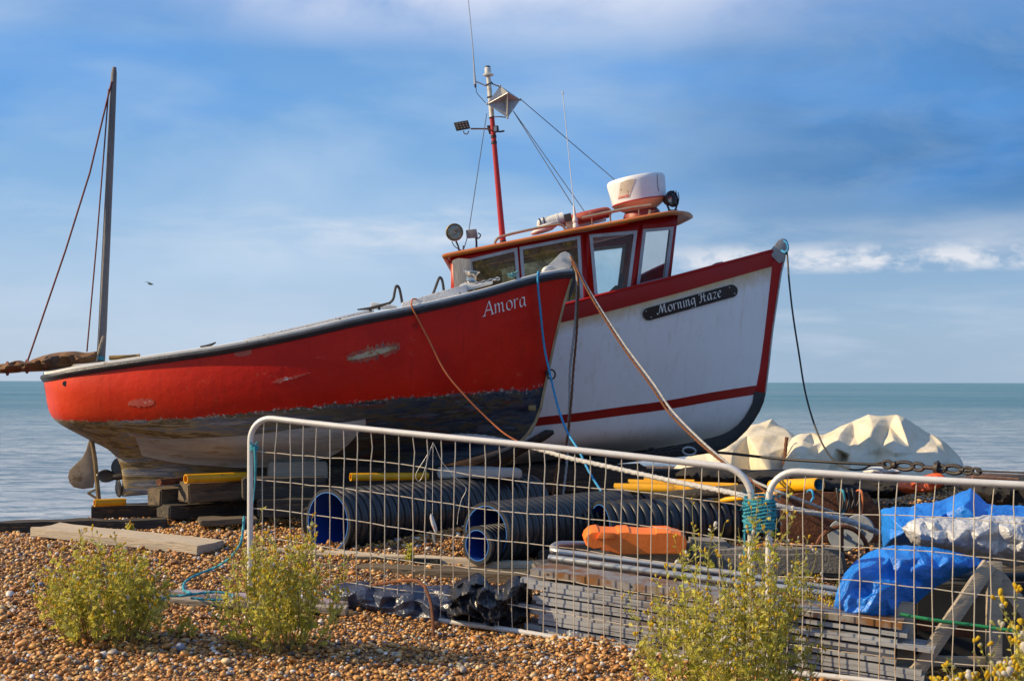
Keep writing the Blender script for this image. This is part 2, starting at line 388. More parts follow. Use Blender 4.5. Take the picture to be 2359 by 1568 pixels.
# ================================================================ hull lofting
def smooth_line(pts, ts):
    v = [Vector(p) for p in pts]; L = [0]
    for a, c in zip(v, v[1:]): L.append(L[-1]+max((Vector((c.x-a.x, c.y-a.y, (c.z-a.z)*150))).length, 1e-5))
    return [cr_at(v, L, L[-1]*t) for t in ts]
def hull(lines, Y0, nt_=90, sub=6, sec='cr'):
    ts = [.5-.5*math.cos(math.pi*i/(nt_-1))*(1) for i in range(nt_)]
    ts = [lerp(t, i/(nt_-1), .5) for i, t in enumerate(ts)]
    ls = [smooth_line(l, ts) for l in lines]; K = len(ls); rows = []
    for i in range(nt_):
        row = []
        for k in range(K-1):
            p0, p1, p2, p3 = ls[max(0, k-1)][i], ls[k][i], ls[k+1][i], ls[min(K-1, k+2)][i]
            for j in range(sub if k < K-2 else sub+1):
                t = j/sub
                d1 = (p2-p0)/2; d2 = (p3-p1)/2
                if (p2-p1).length < .5*max(d1.length, d2.length): d1 *= .5; d2 *= .5
                q = p1*(2*t**3-3*t*t+1)+d1*(t**3-2*t*t+t)+p2*(-2*t**3+3*t*t)+d2*(t**3-t*t)
                row.append((q.x, q.y, max(0.0, q.z), k+t))
        rows.append(row)
    near = [[P(x, y, Y0-b_) for x, y, b_, _ in r] for r in rows]
    far = [[Vector((p.x, 2*Y0-p.y, p.z)) for p in r] for r in near]
    mb = MB(); mb.uv = []
    for rr in (near, far):
        mb.grid(rr)
        for i, r in enumerate(rows):
            for q in r: mb.uv.append((i/(nt_-1), q[3]))
    return mb, near, far
def bvh_of(mb): return BVHTree.FromPolygons(mb.v, mb.f)
def onto(bv, x, y, off=.004, Yd=13):
    d = (P(x, y, 10)-CAM).normalized(); h_ = bv.ray_cast(CAM, d)
    if h_[0] is None: return P(x, y, Yd)
    return h_[0]-d*off
# ---- broad-nib lettering, laid on the curved planking
GL = {
 'A': (1.25, [[(0, 0), (.72, 1.5)], [(.72, 1.5), (1.02, 0)], [(.26, .52), (.92, .52)], [(-.16, .01), (.2, .01)], [(.84, .01), (1.2, .01)]]),
 'm': (1.42, [[(-.05, .9), (.1, 1.0), (.14, .9), (.14, 0)], [(.14, .65), (.3, .93), (.46, 1), (.56, .88), (.57, 0)], [(.57, .65), (.73, .93), (.9, 1), (1.0, .88), (1.0, .12), (1.1, .0), (1.22, .1)]]),
 'n': (.95, [[(-.05, .9), (.1, 1.0), (.14, .9), (.14, 0)], [(.14, .65), (.3, .93), (.46, 1), (.56, .88), (.57, .12), (.67, 0), (.8, .1)]]),
 'o': (.86, [[(.38, 1), (.14, .88), (.04, .5), (.14, .1), (.36, 0), (.6, .12), (.7, .5), (.6, .88), (.38, 1)]]),
 'r': (.72, [[(-.05, .9), (.1, 1.0), (.14, .9), (.14, 0)], [(.14, .65), (.28, .92), (.42, 1), (.56, .92)]]),
 'a': (.95, [[(.56, .9), (.36, 1), (.14, .86), (.04, .45), (.1, .1), (.24, .0), (.42, .15), (.58, .55)], [(.6, 1.0), (.59, .15), (.68, 0), (.82, .1)]]),
 'i': (.42, [[(0, .9), (.12, 1), (.14, .9), (.14, .12), (.22, 0), (.32, .08)], [(.14, 1.32), (.16, 1.42)]]),
 'g': (.92, [[(.56, .9), (.36, 1), (.14, .86), (.04, .5), (.12, .15), (.26, .1), (.44, .25), (.58, .6)], [(.6, 1), (.6, -.3), (.48, -.55), (.22, -.55), (.04, -.36)]]),
 'z': (.78, [[(.04, .85), (.1, .95), (.6, .93)], [(.6, .93), (.04, .06)], [(.04, .06), (.5, .03), (.66, .14)]]),
 'e': (.74, [[(.08, .48), (.4, .56), (.56, .74), (.48, .95), (.32, 1), (.12, .82), (.04, .45), (.12, .1), (.32, 0), (.6, .16)]]),
 'M': (1.62, [[(-.28, .22), (-.16, .02), (.02, .12), (.3, .9), (.5, 1.5)], [(.5, 1.5), (.6, .1)], [(.6, .1), (.85, .95), (1.12, 1.5)], [(1.12, 1.5), (1.12, .25), (1.22, .02), (1.42, .12)]]),
 'H': (1.35, [[(.05, 1.15), (.1, 1.42), (.3, 1.5), (.4, 1.4)], [(.4, 1.5), (.3, .3), (.16, .02), (-.06, .1)], [(1.05, 1.5), (.85, 1.3), (.8, .25), (.92, .02), (1.15, .12)], [(.12, .72), (.5, .8), (1.08, .8)]]),
 ' ': (.5, [])}
def letter(text, bv, x0, y0, x1, y1, xh, nib=.2, ang=35, shear=.16, Yd=13):
    W_ = sum(GL[c][0] for c in text); ex = Vector((x1-x0, y1-y0)); ex = ex/W_
    ey = Vector((ex.y, -ex.x)).normalized()*xh
    if ey.y > 0: ey = -ey
    mb = MB(); cx = 0; nx, ny = math.cos(R(ang))*nib/2, math.sin(R(ang))*nib/2; k = 0
    exn = ex.normalized()*xh
    for c in text:
        w, strokes = GL[c]
        for st in strokes:
            pts = crv([(a, b_, 0) for a, b_ in st], 3 if len(st) == 2 else 14) if len(st) > 2 else [Vector((lerp(st[0][0], st[1][0], t/4), lerp(st[0][1], st[1][1], t/4), 0)) for t in range(5)]
            k += 1; vs = []
            for p in pts:
                for sg in (-1, 1):
                    gx, gy = p.x+sg*nx+shear*p.y, p.y+sg*ny
                    q = Vector((x0, y0))+ex*(cx)+ex*gx+ey*gy
                    vs.append(onto(bv, q.x, q.y, .004+.0004*k, Yd))
            n = len(pts); fs = [(2*i, 2*i+1, 2*i+3, 2*i+2) for i in range(n-1)]
            mb.add(vs, fs)
        cx += w
    return mb
# ================================================================ the red boat
YA = 13.0
LA = [
 [(100,872,0),(106,871,.2),(125,868,.38),(176,858,.55),(294,840,.70),(411,823,.79),(529,805,.84),(691,772,.86),(825,741,.84),(960,714,.76),(1094,683,.6),(1228,645,.33),(1280,634,.17),(1318,630,.02)],
 [(104,905,0),(110,906,.2),(130,908,.40),(180,908,.57),(300,903,.72),(420,895,.80),(540,884,.84),(700,862,.85),(840,838,.82),(970,816,.73),(1100,792,.56),(1210,772,.3),(1260,765,.14),(1283,762,.02)],
 [(123,966,0),(130,968,.16),(150,970,.33),(200,972,.5),(320,970,.66),(440,963,.75),(560,953,.79),(710,938,.80),(850,924,.75),(980,913,.65),(1100,904,.46),(1190,898,.24),(1230,896,.12),(1252,894,.02)],
 [(200,1012,0),(208,1013,.08),(230,1014,.2),(270,1015,.33),(360,1018,.5),(470,1020,.6),(590,1020,.65),(730,1010,.64),(860,995,.55),(980,980,.42),(1090,970,.27),(1180,963,.13),(1225,960,.06),(1241,958,.015)],
 [(253,1040,0),(258,1042,.03),(270,1044,.06),(300,1048,.1),(380,1060,.16),(480,1068,.2),(600,1072,.2),(740,1066,.18),(870,1056,.14),(985,1040,.1),(1085,1025,.07),(1170,1010,.05),(1205,1003,.03),(1224,998,.012)],
 [(279,1078,0),(281,1079,.035),(290,1080,.05),(320,1082,.06),(400,1088,.07),(500,1096,.08),(600,1094,.08),(740,1085,.07),(870,1073,.06),(985,1057,.055),(1083,1038,.05),(1160,1020,.04),(1196,1009,.025),(1213,1006,.01)],
 [(281,1142,0),(283,1142,.04),(290,1142,.05),(320,1140,.05),(400,1136,.05),(500,1130,.05),(600,1122,.05),(740,1108,.05),(870,1093,.05),(985,1078,.05),(1080,1055,.05),(1150,1034,.04),(1185,1022,.03),(1200,1016,.01)],
 [(281,1143,0),(283,1143,.01),(290,1143,.01),(320,1141,.01),(400,1137,.01),(500,1131,.01),(600,1123,.01),(740,1109,.01),(870,1094,.01),(985,1079,.01),(1080,1056,.01),(1150,1035,.01),(1185,1023,.01),(1200,1017,.0)]]
def hullmat_a():
    m, nt, b = newmat('worn_red_hull_paint')
    uv = nd(nt, 'ShaderNodeUVMap', uv_map='UVMap'); s = nd(nt, 'ShaderNodeSeparateXYZ'); nt.links.new(uv.outputs[0], s.inputs[0])
    tc = nd(nt, 'ShaderNodeTexCoord'); co = tc.outputs['Object']
    mp = nd(nt, 'ShaderNodeMapping'); mp.inputs['Scale'].default_value = (.28, 1.6, 3.6); nt.links.new(co, mp.inputs[0]); stc = mp.outputs[0]
    drip = nd(nt, 'ShaderNodeMapping'); drip.inputs['Scale'].default_value = (3, 3, .35); nt.links.new(co, drip.inputs[0])
    big = nz(nt, co, 1.6, 4); red = ramp(nt, big, [(.35, (.60, .013, .003)), (.65, (.46, .008, .003))])
    # paler orange-red towards the stern, scuffs
    red = mixc(nt, mth(nt, 'MULTIPLY', ramp(nt, s.outputs[0], [(.0, 1), (.22, .55), (.45, 0)]), ramp(nt, nz(nt, co, 3, 6), [(.3, .35), (.7, .8)])), red, (.60, .085, .025))
    red = mixc(nt, ramp(nt, nz(nt, co, 11, 9, .75), [(.60, 0), (.70, .45)]), red, (.60, .13, .07))
    red = mixc(nt, ramp(nt, nz(nt, drip.outputs[0], 5, 7, .7), [(.56, 0), (.70, .4)]), red, (.30, .008, .004))
    red = mixc(nt, ramp(nt, nz(nt, stc, 20, 8, .8), [(.70, 0), (.76, .5)]), red, (.2, .02, .015))
    n1 = nz(nt, stc, 2.2, 8, .7); n2 = nz(nt, stc, 4.5, 9, .66)
    drk = ramp(nt, n1, [(.38, (.010, .014, .026)), (.47, (.04, .055, .085)), (.53, (.10, .075, .04)), (.58, (.02, .026, .04)), (.64, (.09, .11, .14))])
    drk = mixc(nt, ramp(nt, n2, [(.55, 0), (.66, .6)]), drk, (.17, .04, .016))
    drk = mixc(nt, ramp(nt, nz(nt, stc, 6.5, 9, .66), [(.57, 0), (.70, .5)]), drk, (.20, .23, .27))
    brown = ramp(nt, n2, [(.34, (.30, .19, .06)), (.43, (.10, .075, .04)), (.50, (.40, .30, .14)), (.56, (.12, .15, .20)), (.63, (.44, .41, .36)), (.72, (.36, .14, .04))])
    aft = mth(nt, 'ADD', s.outputs[0], mth(nt, 'MULTIPLY_ADD', n1, .35, -.17))
    drk = mixc(nt, ramp(nt, aft, [(.28, .9), (.60, 0)]), drk, brown)
    edge = mth(nt, 'ADD', s.outputs[1], mth(nt, 'MULTIPLY_ADD', mth(nt, 'MULTIPLY_ADD', nz(nt, co, 26, 9, .75), .6, mth(nt, 'MULTIPLY', nz(nt, co, 5, 6, .7), .45)), .5, -.26))
    hi = mth(nt, 'DIVIDE', edge, 4.0)
    c = mixc(nt, ramp(nt, hi, [(.4975, 0), (.503, 1)]), red, drk)
    chip = mth(nt, 'MULTIPLY', ramp(nt, hi, [(.482, 0), (.496, 1), (.512, 1), (.53, 0)]), ramp(nt, nz(nt, co, 32, 8, .7), [(.55, 0), (.60, 1)]))
    c = mixc(nt, chip, c, (.42, .40, .38))
    nt.links.new(c, b.inputs['Base Color'])
    nt.links.new(ramp(nt, hi, [(.49, .42), (.51, .6)]), b.inputs['Roughness']); b.inputs['Specular IOR Level'].default_value = .22
    bp = nd(nt, 'ShaderNodeBump', i={'Strength': .22, 'Distance': .02}); nt.links.new(nz(nt, co, 14, 8, .6), bp.inputs['Height']); nt.links.new(bp.outputs[0], b.inputs['Normal'])
    return m
amora = thing('fishing_boat', 'red open fishing boat with Amora on its bow, propped on timber blocks', 'boat', (-1.7, YA, .6))
hmA, nearA, farA = hull(LA, YA)
hullA = hmA.build('hull', hullmat_a(), amora, smooth=60)
bvA = bvh_of(hmA)
shN = [r[0] for r in nearA]; shF = [r[0] for r in farA]
def off_line(pts, dy=0, dz=0): return [p+Vector((0, dy, dz)) for p in pts]
mb = MB()
for L_, sg in ((shN, -1), (shF, 1)):
    pts = [p+Vector((0, sg*.012, .0)) for p in L_]
    mb.tube(pts, .026, 10)
    mb.tube([p+Vector((0, sg*.004, -.022)) for p in L_], .017, 8)
mb.build('rubbing_strake', m_black_rub, amora)
mb = MB(); q = [(1306,624),(1318,623),(1326,630),(1327,645),(1322,664),(1313,688),(1309,694),(1311,672),(1315,650),(1310,640)]
mb.prism([P(x, y, YA-.01) for x, y in q], [P(x, y, YA+.12) for x, y in q]); mb.build('strake_nose', m_black_rub, amora, bevel=.008)
mb = MB()
for side in (0, 1):
    rows = []
    for i, (a, c) in enumerate(zip(shN, shF)):
        p, q = (a, c) if side == 0 else (c, a)
        w = (q-p).length; u = (q-p)/w if w > 1e-6 else Vector((0, 1, 0))
        k = min(1, w/.5)
        prof = [(.0, .012), (.0, .046), (.02*k, .052), (.10*k, .052), (.105*k, .03), (.105*k, .03-.19*k**3)]
        rows.append([p+u*min(d, w*.48)+Vector((0, 0, z)) for d, z in prof])
    mb.grid(rows)
mb.build('gunwale', M('gunwale_white_paint', (.68, .68, .66), (.58, .57, .54), .5, 7, c3=(.30, .24, .15), thr=(.60, .68), c3s=9), amora)
mb = MB(); mb.grid([[p+(q-p)*min(.45, .1/max(.02, (q-p).length))+Vector((0, 0, -.12)), (p+q)/2+Vector((0, 0, -.11)), q-(q-p)*min(.45, .1/max(.02, (q-p).length))+Vector((0, 0, -.12))] for p, q in zip(shN[2:-2], shF[2:-2])])
m_flake = M('flaking_cream_deck_paint', (.60, .60, .60), (.50, .50, .50), .7, 6, bump=.4, c3=(.36, .28, .14), thr=(.48, .56), c3s=10)
m_flake2 = M('flaking_white_wood', (.58, .60, .63), (.44, .46, .50), .7, 8, bump=.4, c3=(.07, .065, .06), thr=(.58, .62), c3s=14)
mb.build('deck', m_flake, amora)
def plank_px(pts_top, pts_bot, Y, th, name, mat, parent):
    """upright plank given its near face in the photo's proportions, th metres thick"""
    f = [P(x, y, Y) for x, y in pts_top]+[P(x, y, Y) for x, y in reversed(pts_bot)]
    mb = MB(); n = len(pts_top)
    T = [P(x, y, Y) for x, y in pts_top]; B = [P(x, y, Y) for x, y in pts_bot]
    dv = Vector((0, th, 0))
    vs = T+B+[p+dv for p in T]+[p+dv for p in B]; fs = []
    for i in range(n-1):
        fs += [(i, i+1, n+i+1, n+i), (2*n+i, 3*n+i, 3*n+i+1, 2*n+i+1), (i, 2*n+i, 2*n+i+1, i+1), (n+i, n+i+1, 3*n+i+1, 3*n+i)]
    fs += [(0, n, 3*n, 2*n), (n-1, 3*n-1, 4*n-1, 2*n-1)]
    mb.add(vs, fs); return mb.build(name, mat, parent, smooth=30, bevel=.006)
plank_px([(163,847),(168,841),(230,837),(288,828)], [(163,858),(168,857),(230,850),(288,841)], 12.62, .04, 'coaming', m_flake, amora)
plank_px([(301,829),(330,825),(400,818),(469,808)], [(301,840),(330,837),(400,830),(469,818)], 12.52, .04, 'coaming', m_flake, amora)
plank_px([(500,799),(560,788),(640,770),(740,748)], [(500,806),(560,797),(640,781),(740,761)], 12.42, .04, 'coaming', m_flake, amora)
plank_px([(560,783),(640,764),(740,740),(860,711)], [(560,797),(640,780),(740,760),(860,729)], 12.95, .05, 'coaming', m_flake2, amora)
plank_px([(925,697),(960,688),(1010,672),(1075,655)], [(925,722),(960,714),(1010,703),(1075,689)], 12.42, .6, 'foredeck_box', m_flake2, amora)
# bow sheave housing
mb = MB()
for dy in (-.055, .04):
    pts = [(1240,634),(1262,612),(1280,594),(1291,583),(1301,579),(1311,583),(1318,594),(1319,606),(1312,620),(1300,630)]
    mb.prism([P(x, y, 13+dy-.008) for x, y in pts], [P(x, y, 13+dy+.008) for x, y in pts])
rl = mb.build('bow_roller', m_white, amora, smooth=12, bevel=.003)
mb = MB(); mb.lathe(P(1307, 598, 12.96), (0, 1, 0), [(.05, 0), (.055, .01), (.035, .035), (.055, .06), (.05, .07)], 20)
mb.lathe(P(1297, 597, 12.93), (0, 1, 0), [(.018, 0), (.02, .012), (.015, .02)], 10); mb.build('sheave', m_galv, rl)
mb = MB(); mb.tube(pth([(1252,628,12.9),(1258,620,12.9),(1270,620,12.95),(1276,628,13)]), .028, 10); mb.build('mooring_bitt', m_white, amora)
# winch with capstan drum
mb = MB(); pts = [(1057,672),(1057,660),(1062,654),(1072,652),(1095,655),(1135,648),(1135,654),(1100,664),(1075,670)]
mb.prism([P(x, y, 12.55) for x, y in pts], [P(x, y, 12.8) for x, y in pts]); win = mb.build('winch', m_white, amora, smooth=35, bevel=.012)
ax = Vector((.06, 0, 1)); ax.normalize()
mb = MB(); mb.lathe(P(1084, 655, 12.66), ax, [(.075, 0), (.078, .012), (.05, .03), (.045, .075), (.06, .10), (.078, .108), (.078, .118), (.0, .122)], 24, cap1=False); mb.build('capstan_drum', m_chrome, win)
mb = MB()
for k in range(7):
    c = P(1098+k*8, 653-k*1.9, 12.6); a_ = []
    for j in range(10):
        A = j/10*6.283; a_.append(c+Vector((math.cos(A)*.02, (math.sin(A)*.012)*(k % 2), math.sin(A)*.012*(1-.5*(k % 2)))))
    mb.tube(a_, .005, 6, closed=True)
mb.build('anchor_chain', m_chrome, win)
mb = MB(); mb.tube(pth([(1180,640,12.6),(1180,628,12.6)]), .012); mb.tube(pth([(1168,632,12.6),(1180,631,12.6),(1193,625,12.6)]), .009); mb.tube(pth([(1172,637,12.55),(1180,635,12.6),(1191,634,12.65)]), .007)
mb.build('wing_nut', M('verdigris', (.10, .30, .32), (.06, .20, .24), .6, 9), amora)
# samson post
mb = MB(); pts = [(1047,668),(1044,640),(1043,612),(1040,604),(1044,599),(1055,595),(1082,597),(1087,600),(1086,640),(1090,660),(1090,672)]
mb.prism([P(x, y, 12.85) for x, y in pts], [P(x, y, 13.0) for x, y in pts]); mb.build('samson_post', M('grey_post_wood', (.33, .31, .29), (.22, .205, .19), .85, 3, bump=.6, bscale=18, st=(6, 6, .6)), amora, smooth=25, bevel=.006)
# cleats and hoops
for (x0, y0, w, Y) in ((470,799,18,12.4), (843,711,40,12.35), (168,852,18,12.55)):
    mb = MB(); s_ = -.19 if x0 > 300 else -.1
    mb.tube([P(x0-w*.5, y0+2-s_*w*.5-3, Y), P(x0+w*.2, y0, Y), P(x0+w*.8, y0+s_*w*.8, Y), P(x0+w*1.5, y0+s_*w*1.5-4, Y)], [.006, .013, .013, .006], 8)
    for q in (.25, .75): mb.tube([P(x0+w*q, y0+s_*w*q, Y), P(x0+w*q, y0+s_*w*q+9, Y)], .012, 8)
    mb.build('cleat', m_dkmetal, amora)
for pts in ([(893,702),(905,690),(909,672),(912,660),(915,659),(919,664),(923,680),(926,698)], [(997,678),(1003,662),(1010,643),(1013,639),(1017,643),(1020,655),(1022,670)]):
    mb = MB(); mb.tube(pth(pts, 12.75), .012, 8); mb.build('rope_hoop', m_dkmetal, amora)
mb = MB(); A_, B_, C_, D_ = P(855,698,12.5), P(856,713,12.5), P(919,702,12.5), P(866,697,12.5)
mb.prism([P(854,698,12.45), P(862,697,12.45), P(905,703,12.45), P(915,706,12.45), P(915,712,12.45), P(854,713,12.45)], [P(854,698,12.7), P(862,697,12.7), P(905,703,12.7), P(915,706,12.7), P(915,712,12.7), P(854,713,12.7)])
mb.build('fairlead', m_white, amora, bevel=.008)
# stem band
mb = MB(); so_ = [(1319,642),(1300,706),(1282,780),(1268,846),(1256,905),(1249,940),(1237,972),(1222,998),(1202,1018)]; si_ = [(1313,642),(1294,706),(1276,780),(1262,846),(1250,903),(1243,938),(1231,969),(1216,994),(1197,1014)]
f_ = [P(x, y, YA-.035) for x, y in so_]+[P(x, y, YA-.035) for x, y in reversed(si_)]
b_ = [p+Vector((0, .07, 0)) for p in f_]
n = len(so_); mb.add(f_+b_, [(i, i+1, 2*n-2-i, 2*n-1-i) for i in range(n-1)]+[(2*n+i, 4*n-1-i, 4*n-2-i, 2*n+i+1) for i in range(n-1)]+[(i, 2*n+i, 2*n+(i+1) % (2*n), (i+1) % (2*n)) for i in range(2*n)])
mb.build('stem_band', M('worn_brass_stem', (.38, .29, .17), (.24, .17, .09), .5, 6, metal=.4, c3=(.06, .05, .04), thr=(.62, .68), c3s=12), amora, smooth=30)
mb = MB(); mb.tube([P(1270+9*math.cos(k/14*6.283), 862+11*math.sin(k/14*6.283), 12.93) for k in range(14)], .008, 8, closed=True); mb.tube([P(1258,858,12.95), P(1266,858,12.93)], .018, 8)
mb.build('towing_ring', m_dkmetal, amora)
mb = MB()
for (x, y, rx, a) in ((1226,939,8,.3),):
    mb.box(onto(bvA, x, y, .012), .07, .035, .05)
mb.build('bracket', M('brass_fitting', (.30, .22, .10), (.14, .1, .05), .5, 9, metal=.6), amora, bevel=.006)
mb = MB(); mb.lathe(onto(bvA, 955.5, 750.5, .012), (0, 1, 0), [(.018, 0), (.026, -.0), (.026, .02), (.018, .02), (.018, 0)], 16, False, False); mb.build('drain_fitting', m_red, amora)
mb = MB(); mb.lathe(onto(bvA, 150, 885.5, .01), (0, 1, 0), [(.012, 0), (.024, 0), (.024, .02)], 12); mb.build('drain_fitting', m_dkmetal, amora)
# scraped metal rubbing plate
def patch(bv, poly_top, poly_bot, off, nu=16, nv=4, jag=0):
    T = crv([(a, c, 0) for a, c in poly_top], nu); B = crv([(a, c, 0) for a, c in poly_bot], nu)
    if jag:
        for i in range(nu):
            e = math.sin(math.pi*(i+.5)/nu)**.3; m_ = T[i].lerp(B[i], .5); k0, k1 = [e*(1+jag*noise.noise(Vector((i*.83, q, T[0].x)))) for q in (1, 9)]
            T[i] = m_.lerp(T[i], k0); B[i] = m_.lerp(B[i], k1)
    mb = MB(); fr = [[onto(bv, *(T[i].lerp(B[i], j/nv)).xy, off) for i in range(nu)] for j in range(nv+1)]
    bk = [[p+Vector((0, off+.01, 0)) for p in r] for r in fr]
    mb.grid(fr)
    ring = fr[0]+[r[-1] for r in fr[1:]]+fr[-1][-2::-1]+[r[0] for r in fr[-2:0:-1]]
    rb = bk[0]+[r[-1] for r in bk[1:]]+bk[-1][-2::-1]+[r[0] for r in bk[-2:0:-1]]
    mb.grid([ring, rb], True); return mb
patch(bvA, [(797,812),(860,797),(918,782)], [(799,841),(862,828),(924,812)], .004, 60, jag=.9).build('worn_patch', M('bare_filler', (.42, .14, .07), (.42, .03, .015), .7, 9, c3=(.06, .08, .10), thr=(.54, .60), c3s=18), amora)
patch(bvA, [(801,822),(850,810),(913,793)], [(803,834),(852,822),(915,806)], .013, 40, jag=.35).build('rubbing_plate', M('scuffed_zinc', (.50, .44, .32), (.30, .24, .14), .65, 9, c3=(.30, .13, .04), thr=(.52, .60), c3s=18), amora, smooth=30)
patch(bvA, [(539,805),(578,800)], [(541,824),(580,820)], .003, 24, jag=.25).build('worn_patch', M('pale_filler', (.44, .12, .08), (.40, .08, .05), .75, 12), amora)
patch(bvA, [(296,924),(330,919),(354,918)], [(294,938),(330,938),(356,936)], .003, 40, jag=.6).build('worn_patch', M('bare_gelcoat', (.50, .13, .08), (.48, .05, .03), .7, 9, c3=(.6, .45, .40), thr=(.58, .64), c3s=12), amora)
patch(bvA, [(626,880),(645,873),(680,866),(712,858)], [(628,884),(648,882),(682,871),(714,860)], .003, 30, jag=1.2).build('worn_patch', M('chipped_spot', (.50, .09, .05), (.46, .05, .03), .7, 12, c3=(.55, .48, .44), thr=(.56, .62), c3s=11), amora)
# bilge rail: a pale planked bulge on the hull's turn with a projecting lower lip
mb = MB(); T = crv([(312,1009,0),(400,1012,0),(560,1004,0),(700,986,0),(842,966,0)], 50); B = crv([(326,1046,0),(400,1061,0),(560,1073,0),(700,1062,0),(780,1036,0),(843,973,0)], 50)
rows = []
for j in range(8):
    v = j/7; rows.append([onto(bvA, *(T[i].lerp(B[i], v)).xy, .006+.085*v**1.3*min(1, (49-i)/14)) for i in range(50)])
rows.append([p+Vector((0, .02, -.022)) for p in rows[-1]]); rows.append([p+Vector((0, .14, .0)) for p in rows[-1]])
mb.grid(rows); mb.build('bilge_rail', M('bilge_pale_paint', (.50, .48, .44), (.30, .29, .28), .7, 3, bump=.4, st=(.6, 2, 4), c3=(.26, .18, .09), thr=(.55, .66), c3s=5), amora, smooth=30)
# rudder and propeller
rud = MB(); pts = [(205,1016),(213,1018),(217,1060),(218,1110),(216,1125),(190,1128),(170,1124),(160,1113),(157,1100),(160,1085),(175,1070),(190,1055),(198,1040)]
rud.prism([P(x, y, YA-.012) for x, y in pts], [P(x, y, YA+.012) for x, y in pts])
rudder = rud.build('rudder', M('corroded_bronze', (.30, .25, .19), (.17, .13, .09), .6, 5, metal=.3, c3=(.11, .07, .035), thr=(.52, .62), c3s=6), amora, smooth=30, bevel=.006)
mb = MB(); mb.tube([P(211,1012,YA), P(219,1060,YA), P(228,1152,YA)], .022, 8); mb.tube([P(203,1137,YA), P(222,1129,YA)], .01, 6); mb.tube([P(203,1137,YA), P(224,1150,YA)], .012, 6)
mb.build('rudder_stock', M('pitted_brass', (.33, .24, .12), (.16, .11, .06), .5, 9, metal=.5), rudder)
m_prop = M('propeller_bronze', (.07, .06, .05), (.035, .032, .03), .4, 6, metal=.4)
hubp = P(270,1101,YA); mb = MB(); mb.lathe(hubp-Vector((.04, 0, 0)), (1, 0, 0.12), [(.012, 0), (.028, .015), (.032, .06), (.03, .1)], 14); prop = mb.build('propeller', m_prop, amora)
for rad, tan_ in ((Vector((-.93, -.25, .12)), Vector((.1, .15, .95))), (Vector((.02, .1, 1)), Vector((.75, -.45, 0))), (Vector((.12, -.1, -1)), Vector((.8, -.4, .05)))):
    rad.normalize(); tan_.normalize(); thk = rad.cross(tan_)
    mb = MB(); rows = []
    for i in range(9):
        r = .02+.165*i/8; w = .075*math.sin(math.pi*min(1, .12+.88*i/8))**.7+.004; row = []
        for j in range(7):
            q = (j/6-.5)*2; tw = R(52-22*i/8)
            tx = q*w*math.sin(tw)*.8; tt = q*w*math.cos(tw)
            row.append(hubp+rad*r+tan_*tt+thk*tx*.6)
        rows.append(row)
    mb.grid(rows); o = mb.build('blade', m_prop, prop); s_ = o.modifiers.new('thick', 'SOLIDIFY'); s_.thickness = .012
# mast, boom, sail
mast_m = M('grey_mast_wood', (.21, .195, .19), (.13, .125, .13), .75, 3, bump=.5, bscale=22, st=(8, 8, .5), c3=(.07, .06, .055), thr=(.62, .68), c3s=7)
mb = MB(); mpx = [(231,846),(236,760),(241,640),(247,500),(253,360),(258,240),(261,172),(262,157)]
mb.tube([P(x, y, 13.15) for x, y in mpx], [.040,.039,.037,.035,.033,.030,.026,.018], 10); mb.build('mast', mast_m, amora)
mb = MB(); mb.tube([P(222,832,13.05), P(230,800,13.05), P(238,776,13.05)], [.008, .012, .012], 6); mb.build('belaying_pin', m_wood, amora)
mb = MB(); mb.tube([P(-170,852,13.2), P(60,852,13.1), P(160,848,13.1), P(226,834,13.1)], .028, 10); mb.build('boom', m_wood, amora)
mb = blob([(-170,835),(-100,832),(-20,842),(18,838),(45,832),(62,838),(80,828),(120,816),(170,811),(200,814),(226,810)], [(-170,858),(-100,862),(-20,862),(18,862),(45,860),(62,856),(80,856),(120,852),(170,846),(200,838),(226,830)], 13.08, .12, .05, 6, 80, 20, 3)
mb.build('furled_sail', M('tan_canvas', (.20, .095, .035), (.12, .06, .028), .85, 4, bump=.3, c3=(.07, .045, .035), thr=(.55, .65), c3s=3), amora)
mb = MB()
for x, y in ((62,846),(103,840),(17,851)):
    mb.tube([P(x+math.sin(k/16*6.28)*3, y+15*math.cos(k/16*6.28), 13.08-.14*math.sin(k/16*6.28)) for k in range(16)], .009, 6, closed=True)
mb.build('sail_tie', m_rope_r, amora)
mb = MB(); mb.tube(pth([(256,190,13.12),(250,215,13.12)]), .008, 6); mb.tube([P(252,205,13.12), P(206,400,13.11), P(150,580,13.1), P(62,838,13.06)], .0085, 6); mb.tube([P(249,208,13.12), P(240,330,13.12), P(222,560,13.1), P(200,812,13.1)], .007, 6)
mb.build('mast_stay', m_rope_r, amora)
mb = MB(); mb.tube([P(252,826,13.1), P(300,824,13.1), P(322,822,13.1)], .022, 8); mb.build('oar_handle', M('varnished_spar', (.33, .2, .05), (.2, .12, .04), .6, 5), amora)
mb = MB()
for k in range(4): mb.tube([P(222+10*math.cos(j/10*6.28)+8, 826+k*2+3*math.sin(j/10*6.28), 13.1+.05*math.sin(j/10*6.28)) for j in range(10)], .006, 5, closed=True)
mb.build('mast_lashing', m_rope_t, amora)
letter('Amora', bvA, 1115, 728, 1216, 703, 21, nib=.17).build('name_lettering', m_text, amora, smooth=0, recalc=False)
